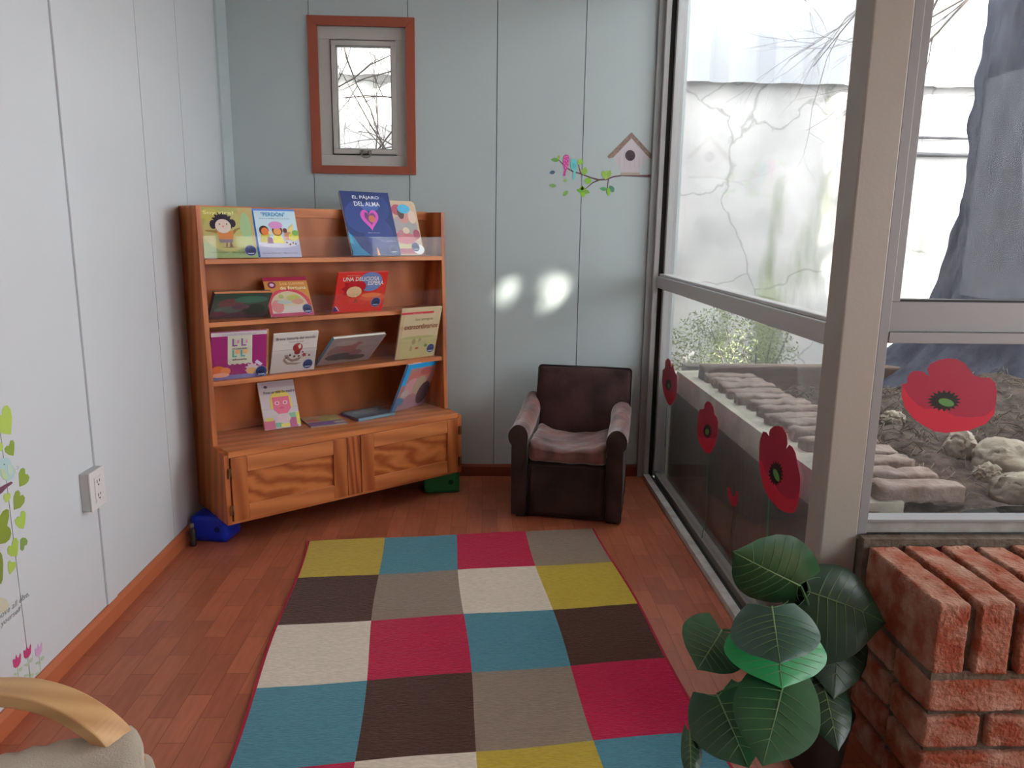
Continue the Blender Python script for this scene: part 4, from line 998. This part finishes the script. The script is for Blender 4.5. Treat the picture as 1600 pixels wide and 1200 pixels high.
# ---- poppies on the glass
def zt(pts): return tl(pts, 1020, 540, 5.4536)
def z7(pts): return tl(pts, 1000, 480, 2.857)
def z3(pts): return tl(pts, 1320, 420, 2.727)
def redm(h): return mat('poppy_'+h, C(h, .80), .45, .3)
def poppy(lab, axis, val, into, outline, front, center, green, stem):
    r = tag(empty('poppy_sticker', at(*center[0], axis, val)), lab, 'window sticker', 'red poppy stickers on the glass')
    m = MB(); flat(m, outline, axis, val, 0, into, 0); m.build('petals', redm('8f2438'), r)
    if front: m = MB(); flat(m, front, axis, val, 0, into, 1); m.build('front_petal', redm('ac2438'), r)
    if center:
        (cx, cy), rx, ry = center
        m = MB(); flat(m, [(cx+(rx if i % 2 else rx*.72)*math.cos(2*PI*i/36), cy+(ry if i % 2 else ry*.72)*math.sin(2*PI*i/36)) for i in range(36)], axis, val, 0, into, 2); m.build('stamens', redm('1a1c18'), r)
    if green:
        (cx, cy), rx, ry, ro = green
        m = MB(); flat(m, ell(cx, cy, rx, ry, 16, rot=ro), axis, val, 0, into, 3); m.build('seed_head', redm('4f7a40'), r)
    if stem: m = MB(); flat(m, thick(stem[0], stem[1]), axis, val, 0, into, 0); m.build('stalk', redm(stem[2]), r)
gx = GX
poppy('farthest red poppy sticker on the side glass, next to the armchair', 0, gx, -1, zt([(130,108),(108,130),(105,190),(85,210),(79,300),(92,400),(120,480),(138,508),(160,505),(190,465),(206,370),(207,260),(184,215),(176,170),(163,158),(158,185),(150,125)]),
      zt([(79,300),(92,400),(120,480),(138,508),(160,505),(190,465),(206,370),(190,400),(160,400),(120,385),(95,330)]), (zt([(135, 332)])[0], 5, 9), (zt([(137, 342)])[0], 1.6, 3.6, 0), (zt([(122, 505), (110, 700), (104, 860)]), .5, '2e4a34'))
poppy('second red poppy sticker along the side glass, round and thin-stalked', 0, gx, -1, zt([(465,472),(442,500),(437,540),(400,543),(382,620),(378,740),(400,840),(440,900),(470,918),(495,912),(530,850),(553,760),(556,650),(548,610),(525,585),(518,525),(495,485)]),
      zt([(378,740),(400,840),(440,900),(470,918),(495,912),(530,850),(553,760),(535,790),(490,790),(430,790),(395,770)]), (zt([(468, 728)])[0], 7.5, 11.5), (zt([(466, 735)])[0], 3, 5, 0), (z7([(303, 655), (300, 800), (296, 930), (276, 1030)]), .6, '2e4a34'))
poppy('large red poppy sticker on the side glass, nearest the pillar', 0, gx, -1, z7([(550,555),(540,580),(535,600),(532,680),(538,740),(552,800),(575,850),(620,900),(655,918),(690,918),(705,880),(714,820),(716,760),(706,710),(695,650),(682,625),(668,614),(652,634),(659,610),(656,570),(640,540),(622,529),(600,530),(582,545),(577,560),(578,578),(565,558)]),
      z7([(532,680),(538,740),(552,800),(575,850),(620,900),(655,918),(690,918),(705,880),(714,820),(690,860),(655,855),(625,830),(605,790),(580,760),(560,740),(548,690)]), (z7([(608, 742)])[0], 12, 20), (z7([(611, 750)])[0], 3.6, 10.5, -.35), (z7([(578, 855), (572, 950), (567, 1060)]), 1.3, '2a5a38'))
poppy('tiny red poppy bud sticker between the two larger blooms', 0, gx, -1, z7([(390,803),(402,808),(410,838),(424,845),(428,823),(440,825),(438,865),(427,892),(412,888),(398,860),(391,835)]), None, (z7([(419, 842)])[0], 1.6, 1.8), None, (z7([(419, 890), (408, 1000), (398, 1130)]), .7, '4a3428'))
poppy('widest red poppy sticker, on the window above the brick wall', 1, YN+.04, -1, z3([(243,492),(266,486),(266,462),(280,443),(300,434),(330,437),(362,460),(350,428),(365,405),(400,388),(440,381),(480,386),(510,402),(532,430),(548,452),(580,464),(618,464),(640,485),(648,520),(645,560),(635,620),(600,660),(530,688),(430,699),(380,692),(330,665),(290,635),(255,590),(242,545)]),
      z3([(243,492),(252,510),(275,545),(310,580),(345,598),(380,595),(420,600),(470,628),(530,634),(590,628),(628,600),(642,575),(635,620),(600,660),(530,688),(430,699),(380,692),(330,665),(290,635),(255,590),(242,545)]), (z3([(422, 562)])[0], 27, 17), (z3([(431, 569)])[0], 12.5, 6, .25), None)

# ------------------------------------------------------------------ outside
YF = 4.62
def wall_outside():
    m = bpy.data.materials.new('weathered_render'); m.use_nodes = True
    n = m.node_tree.nodes; l = m.node_tree.links; b = n['Principled BSDF']; b.inputs['Roughness'].default_value = .95; b.inputs['Specular IOR Level'].default_value = .1
    tc = n.new('ShaderNodeTexCoord')
    def noi(sc, det, st=(1, 1, 1)):
        mp = n.new('ShaderNodeMapping'); mp.inputs['Scale'].default_value = st; l.new(tc.outputs['Object'], mp.inputs[0])
        t = n.new('ShaderNodeTexNoise'); t.inputs['Scale'].default_value = sc; t.inputs['Detail'].default_value = det; l.new(mp.outputs[0], t.inputs['Vector']); return t
    def ramp(src, a, ca, b_, cb):
        r = n.new('ShaderNodeValToRGB'); r.color_ramp.elements[0].position = a; r.color_ramp.elements[1].position = b_
        r.color_ramp.elements[0].color = (*ca, 1); r.color_ramp.elements[1].color = (*cb, 1); l.new(src, r.inputs[0]); return r
    base = ramp(noi(3, 8).outputs['Fac'], .35, (.47, .46, .45), .65, (.70, .685, .66))
    moss = ramp(noi(1.6, 6, (2.2, 1, .5)).outputs['Fac'], .52, (0, 0, 0), .66, (1, 1, 1))
    mx = n.new('ShaderNodeMixRGB'); mx.inputs[2].default_value = (.23, .26, .14, 1)
    l.new(moss.outputs[0], mx.inputs[0]); l.new(base.outputs[0], mx.inputs[1])
    cr = n.new('ShaderNodeTexVoronoi'); cr.feature = 'DISTANCE_TO_EDGE'; cr.inputs['Scale'].default_value = 1.3
    mp = n.new('ShaderNodeMapping'); l.new(tc.outputs['Object'], mp.inputs[0])
    ad = n.new('ShaderNodeMixRGB'); ad.blend_type = 'ADD'; ad.inputs[0].default_value = .25; l.new(mp.outputs[0], ad.inputs[1]); l.new(noi(5, 4).outputs['Color'], ad.inputs[2]); l.new(ad.outputs[0], cr.inputs['Vector'])
    crr = ramp(cr.outputs['Distance'], .0, (.35, .34, .32), .012, (1, 1, 1))
    ml = n.new('ShaderNodeMixRGB'); ml.blend_type = 'MULTIPLY'; ml.inputs[0].default_value = .6; l.new(mx.outputs[0], ml.inputs[1]); l.new(crr.outputs[0], ml.inputs[2])
    l.new(ml.outputs[0], b.inputs['Base Color']); return m
m = MB(); m.box((-4, YF, -.1), (9, YF+.15, 2.35)); 
tag(m.build('boundary_wall', wall_outside()), 'weathered pale rendered wall with green stains and cracks outside the windows', 'wall')
for z, h_, lb in ((1.712, .013, 'lower dark conduit running along the outer wall, left of the trunk'), (1.808, .008, 'upper thin dark conduit along the outer wall, left of the trunk')):
    m = MB(); m.tube([(2.2, YF-.018, z), (9, YF-.018, z)], h_, n=10); tag(m.build('conduit_pipe', mat('grey_pipe', (.14, .14, .15), .6)), lb, 'pipe')
m = MB(); N = 1300; x0, x1 = -4, 9; vs = []; 
for i in range(N+1):
    x = x0+(x1-x0)*i/N; u = (x/.26) % 1
    d = 0 if u < .34 else (.03 if .46 < u < .88 else .03*((u-.34)/.12 if u < .46 else (1-(u-.88)/.12)))
    vs += [Vector((x, YF-.035-d, 2.085)), Vector((x, YF-.035-d, 4.2))]
m.add(vs, [(2*i, 2*i+2, 2*i+3, 2*i+1) for i in range(N)], 0)
o = m.build('corrugated_sheet', mat('white_sheet_metal', (.50, .52, .54), .55, .3, col2=(.40, .42, .45), nscale=3)); md = o.modifiers.new('thickness', 'SOLIDIFY'); md.thickness = .0015
tag(o, 'white corrugated metal sheeting above the outer wall', 'cladding')

# ground and planter
M_soil = mat('dry_soil', (.030, .023, .019), 1, .05, bump=1.0, bscale=40, col2=(.095, .075, .062), nscale=22, ndetail=9)
m = MB(); m.box((-5, YREAR-6, -.25), (12, 6.5, -.11)); struct(m.build('floor_outside', mat('yard_concrete', (.28, .27, .25), .9, bump=.3, bscale=20, col2=(.2, .19, .18), nscale=4)))
def hgt(x, y):
    d = max(0, x-1.22); b = .535+.13*min(1, d/.9)+.05*noise.noise(Vector((x*2.5, y*2.5, 3)))
    b += .025*noise.noise(Vector((x*11, y*11, 0)))+.012*noise.noise(Vector((x*31, y*31, 5)))*min(1, d*8)
    dx = math.hypot(x-2.62, y-3.45); b += .06*max(0, 1-dx/.85)**1.5
    b -= .25*max(0, min(1, (y-3.25)/.25))
    return b if x > 1.26 else min(b, .54)
m = MB(); nx, ny = 150, 90; X0, X1, Y0, Y1 = 1.0, 5.5, 1.845, 3.98
for j in range(ny+1):
    for i in range(nx+1):
        x = X0+(X1-X0)*i/nx; y = Y0+(Y1-Y0)*j/ny
        m.v.append(Vector((x, y, hgt(x, y))))
for j in range(ny):
    for i in range(nx):
        a = j*(nx+1)+i; m.f.append([a, a+1, a+nx+2, a+nx+1]); m.mi.append(0); m.sm.append(True)
tag(m.build('soil_bed', M_soil), kind='structure')
m = MB(); m.box((.985, 1.86, -.1), (1.06, 3.62, .458)); m.box((1.06, 3.9, -.1), (5.5, 4.0, .56)); m.box((.985, 3.62, -.1), (1.10, 4.0, .458))
rw = tag(m.build('retaining_wall', mat('dark_concrete', (.055, .05, .043), .95, bump=.5, bscale=30, col2=(.10, .09, .075), nscale=6, stretch=(1, 1, .4))), 'dark concrete retaining wall just outside the side glass', 'wall')
m = MB()
m.prism([(.97, 1.86, .458), (1.10, 1.86, .458), (1.10, 1.86, .566), (.975, 1.86, .562)], (0, 1.9, 0))
m.build('coping', mat('pale_coping', (.38, .37, .30), .9, bump=.4, bscale=40, col2=(.27, .26, .21), nscale=9), rw)
# bricks laid across on the wall head
M_obrick = mat('dusty_brick', (.25, .205, .18), .95, .1, bump=.6, bscale=60, col2=(.155, .115, .09), nscale=16, ndetail=7)
y = 1.875; k = 0
rnd = random.Random(11)
proto = []
for v in range(4):
    mm = MB(); off = Vector((v*7.3, 2, 1))
    mm.soft((0, 0, .0), (.235, .070, .05), .012, n=10, fn=lambda q, h: q+noise.noise_vector(q*30+off)*.008)
    o = mm.build('edging_brick', M_obrick, origin=(0, 0, -.025)); proto.append(o)
while y < 3.50:
    if k < 4: o = proto[k]
    else: o = proto[k % 4].copy(); COLL.objects.link(o)
    o.location = (1.155+rnd.uniform(-.012, .012), y+.033, .552+rnd.uniform(0, .006))
    o.rotation_euler = (rnd.uniform(-.04, .04), rnd.uniform(-.02, .03), rnd.uniform(-.03, .03) + (PI if k % 3 == 0 else 0))
    tag(o, 'dusty brick laid across the head of the outer retaining wall', 'brick', 'row of edging bricks on the retaining wall')
    y += rnd.uniform(.106, .117); k += 1
if k < 4: pass
m = MB(); m.box((1.03, 3.50, .50), (3.6, 3.58, .632)); tag(m.build('timber_beam', mat('old_timber', (.13, .085, .06), .9, bump=.4, bscale=30, col2=(.06, .045, .038), nscale=8, stretch=(.2, 1, 1)), bevel=.008), 'weathered dark timber beam edging the soil bed in front of the outer wall', 'beam')

# stones in the bank
def rock(loc, size, seed, lab, name='boulder'):
    m = MB(); off = Vector((seed*3.1, seed, 2))
    def fn(q, h):
        p = Vector((q.x/h.x, q.y/h.y, q.z/h.z)); d = p.normalized()*max(abs(p.x), abs(p.y), abs(p.z))**0.25
        v = noise.voronoi(p*1.3+off)[0][0]
        return Vector((d.x*h.x, d.y*h.y, d.z*h.z))*(.92+.10*v) + noise.noise_vector(p*1.2+off)*.16*min(h) + noise.noise_vector(p*4+off)*.010
    m.soft((0, 0, 0), size, min(size)*.3, n=14, M=Matrix.Translation(loc) @ Matrix.Rotation(seed, 4, 'Z'), fn=fn)
    tag(m.build(name, mat('pale_stone', (.26, .22, .17), .95, bump=.6, bscale=30, col2=(.38, .34, .28), nscale=9)), lab, 'rock', 'rocks in the soil bank')
def grd(px, py, x_off=0):
    # where the sight line through this spot meets the bank
    d = ray(px, py).normalized(); p = Vector((0, 0, H))
    for i in range(3000):
        p = p + d*.002
        if p.y > 1.9 and p.z < hgt(p.x, p.y): break
    return p
for px, py, sz, sd, lab in ((1500, 705, (.10, .10, .14), .4, 'pointed tan rock left of the larger pale ones in the bank'), (1570, 722, (.22, .18, .15), 1.3, 'large pale rock below the root, right part of the window'), (1596, 775, (.16, .13, .13), 2.2, 'pale rock at the right photo edge under the largest one'), (1545, 745, (.08, .09, .08), 3.0, 'small tan rock tucked left under the large pale one'), (1395, 660, (.06, .10, .09), 4.1, 'low tan rock beside the frame at the foot of the trunk')):
    p = grd(px, py); rock(p, sz, sd, lab)
# dry litter on the bank
m = MB(); rnd = random.Random(21)
for i in range(900):
    x = rnd.uniform(1.25, 3.2); y = rnd.uniform(1.9, 3.40); z = hgt(x, y)+.004
    a = rnd.uniform(0, PI); L = rnd.uniform(.02, .09); dz = rnd.uniform(-.01, .02)
    m.tube([(x, y, z), (x+L*.5*math.cos(a), y+L*.5*math.sin(a), z+.012+dz), (x+L*math.cos(a+.3), y+L*math.sin(a+.3), hgt(x+L*math.cos(a), y+L*math.sin(a))+.004)], .0014, n=3)
tag(m.build('dry_twigs', mat('dry_grass', (.15, .12, .09), .9)), 'dry grass and twigs scattered over the soil bank', 'dry grass', kind='stuff')

# tree: leaning trunk, branches, added unseen crown
tree = tag(empty('tree', (2.62, 3.45, .55)), 'old tree with a thick dark shaggy trunk outside the right window', 'tree')
m = MB(); vs = []; fs = []; nr, nh = 110, 130
def tr(h):   # radius and centre at height h
    base = .27 + .10*max(0, min(1, (2.0-h)/1.2)) + .34*math.exp(-(h-.55)/.20) + .10*math.exp(-(h-.5)/.5)
    return base
for j in range(nh+1):
    h = .42+2.9*(j/nh)**1.15
    cx = 2.53 + .10*max(0, min(1, (2.0-h)/1.2)) + .02*math.sin(h*2) ; cyy = 3.45+.05*math.sin(h*1.3)
    for i in range(nr):
        a = 2*PI*i/nr
        R_ = tr(h)*(1+.10*noise.noise(Vector((math.cos(a)*1.6, math.sin(a)*1.6, h*.7))) )
        R_ += .055*abs(noise.noise(Vector((math.cos(a)*8, math.sin(a)*8, h*1.3)))) + .022*noise.noise(Vector((math.cos(a)*22, math.sin(a)*22, h*9)))
        R_ += .09*math.exp(-(h-.45)/.2)*math.sin(a*5+1)
        vs.append((cx+R_*math.cos(a), cyy+R_*math.sin(a), h))
for j in range(nh):
    for i in range(nr): fs.append((j*nr+i, j*nr+(i+1) % nr, (j+1)*nr+(i+1) % nr, (j+1)*nr+i))
m.add(vs, fs, 0, True)
M_bark = mat('dark_bark', (.024, .026, .040), .95, .1, bump=.7, bscale=11, col2=(.055, .058, .078), nscale=16, ndetail=8, stretch=(1, 1, .22))
m.build('trunk', M_bark, tree)
M_twig = mat('twig_bark', (.10, .085, .075), .9)
def twig(m, p, d, L, r, depth, rg, droop=.0):
    pts = [p]; rr = [r]; n = 5; q = p.copy(); dd = d.copy()
    for i in range(n):
        dd = (dd+Vector((rg.uniform(-1, 1), rg.uniform(-1, 1), rg.uniform(-1, 1)))*.22+Vector((0, 0, -droop))).normalized()
        q = q+dd*L/n; q.y = max(4.02, min(4.50, q.y)) if p.y > 3.9 else q.y; pts.append(q.copy()); rr.append(r*(1-.7*(i+1)/n))
    m.tube(pts, rr, n=4 if r < .004 else 6)
    if depth > 0:
        for k in range(rg.randint(2, 4)):
            i = rg.randint(1, n); a = Vector((rg.uniform(-1, 1), rg.uniform(-1, 1), rg.uniform(-1, 1)))
            twig(m, pts[i], (dd+a*.8).normalized(), L*rg.uniform(.45, .75), rr[i]*.7, depth-1, rg, droop)
rg = random.Random(5)
top = Vector((2.63, 3.48, 3.2))
for tgt in ((1.2, 2.9, 3.7), (2.0, 1.7, 3.9), (3.6, 2.4, 4.0), (3.2, 4.3, 4.2)):
    m = MB(); v = Vector(tgt)-top; pts = [top.lerp(Vector(tgt), i/6)+Vector((0, 0, .25*math.sin(PI*i/6))) for i in range(7)]
    m.tube(pts, [.15-.1*i/6 for i in range(7)], n=10); m.build('branch', M_bark, tree)
# bare hanging twigs seen through the upper panes
m = MB()
for (p, d, L) in [((2.3, 4.0, 2.9), (-.4, .1, -.6), 1.0), ((2.5, 4.05, 2.75), (-.55, .0, -.35), .9), ((2.1, 4.1, 2.8), (-.1, .0, -.8), .8), ((2.75, 3.95, 2.7), (-.5, .1, -.5), 1.0), ((1.7, 4.0, 2.8), (-.5, 0, -.3), .5), ((2.6, 4.1, 2.6), (-.7, .0, -.5), .8), ((1.25, 4.1, 2.65), (.6, 0, -.45), .5), ((2.75, 4.05, 2.5), (.1, 0, -.5), .5), ((2.35, 4.1, 2.6), (-.2, 0, -.9), .7)]:
    twig(m, Vector(p), Vector(d).normalized(), L, .008, 3, rg, .05)
tag(m.build('bare_twigs', M_twig, tree), kind='stuff')
# shrub of bare twigs behind the small window
m = MB(); rg = random.Random(8)
for (p, d, L) in [((-.80, 4.25, 1.25), (.45, 0, .9), 1.1), ((-.62, 4.3, 1.2), (.3, 0, 1), 1.0), ((-.3, 4.2, 1.3), (-.3, 0, .9), .9), ((-.35, 4.35, 1.9), (-1, 0, .1), .5), ((-.25, 4.3, 2.15), (-1, 0, -.4), .7), ((-.9, 4.3, 1.9), (1, 0, .35), .6), ((-.75, 4.3, 2.25), (.2, 0, -.9), .7), ((-.3, 4.25, 1.62), (-1, 0, .15), .5)]:
    twig(m, Vector(p), Vector(d).normalized(), L, .006, 3, rg)
for px_ in (-.7, -.5, -.3): m.tube([(px_, 4.28, -.11), (px_+.03, 4.27, .6), (px_, 4.26, 1.3)], [.014, .011, .008], n=6)
tag(m.build('bare_shrub', M_twig), 'bare branching shrub seen through the small back window', 'shrub')
# low shrub against the outer wall
def leaves(m, c, rad, n, rg, size, mi=0, skip=None):
    for i in range(n):
        while True:
            q = Vector((rg.uniform(-1, 1), rg.uniform(-1, 1), rg.uniform(-1, 1)))
            if q.length <= 1: break
        p = Vector((c[0]+q.x*rad[0], c[1]+q.y*rad[1], c[2]+q.z*rad[2]))
        if skip and skip(p): continue
        a = Vector((rg.uniform(-1, 1), rg.uniform(-1, 1), rg.uniform(-1, 1))).normalized(); b = a.cross(Vector((rg.uniform(-1, 1), rg.uniform(-1, 1), rg.uniform(-1, 1)))).normalized()
        s = size*rg.uniform(.6, 1.3)
        m.add([p-a*s, p+b*s*.38, p+a*s, p-b*s*.38], [(0, 1, 2, 3)], mi)
rg = random.Random(9)
m = MB(); leaves(m, (1.42, 4.35, .54), (.42, .12, .30), 4200, rg, .012)
sh = tag(empty('leafy_shrub', (1.5, 4.3, .3)), 'small dusty green shrub growing low against the outer wall', 'shrub')
tag(m.build('foliage', mat('dusty_leaf', (.22, .26, .13), .8), sh), kind='stuff')
m = MB()
for i in range(6): m.tube([(1.5, 4.3, .0), (1.45+.04*i, 4.28+.01*i, .35), (1.3+.09*i, 4.3, .7)], [.01, .007, .003], n=5)
m.build('stem', M_twig, sh)
# unseen crown added to block the sun, gaps cut for the wall patches
PATCH = [(Vector((.355, YB, .955)), .048), (Vector((.31, YB, .99)), .026), (Vector((.125, YB, .955)), .030), (Vector((.165, YB, .99)), .018), (Vector((.235, YB, 1.13)), -.004), (Vector((-.14, YB, 1.25)), .025), (Vector((-.14, YB-.1, 1.17)), .045), (Vector((.765, YB, 2.205)), .012)]
def skip(p):
    for c, r_ in PATCH:
        v = p-c; d = v-SUN_TO*v.dot(SUN_TO)
        if d.length < r_+.028: return True
    return False
rg = random.Random(10)
m = MB()
leaves(m, (2.45, 1.55, 3.75), (1.15, 1.25, .6), 11000, rg, .075, skip=skip)
leaves(m, (4.0, 2.3, 3.95), (1.4, 1.2, .5), 1500, rg, .075, skip=skip)
tag(m.build('foliage', mat('shade_crown_leaf', (.05, .10, .03), .7), tree), kind='stuff')
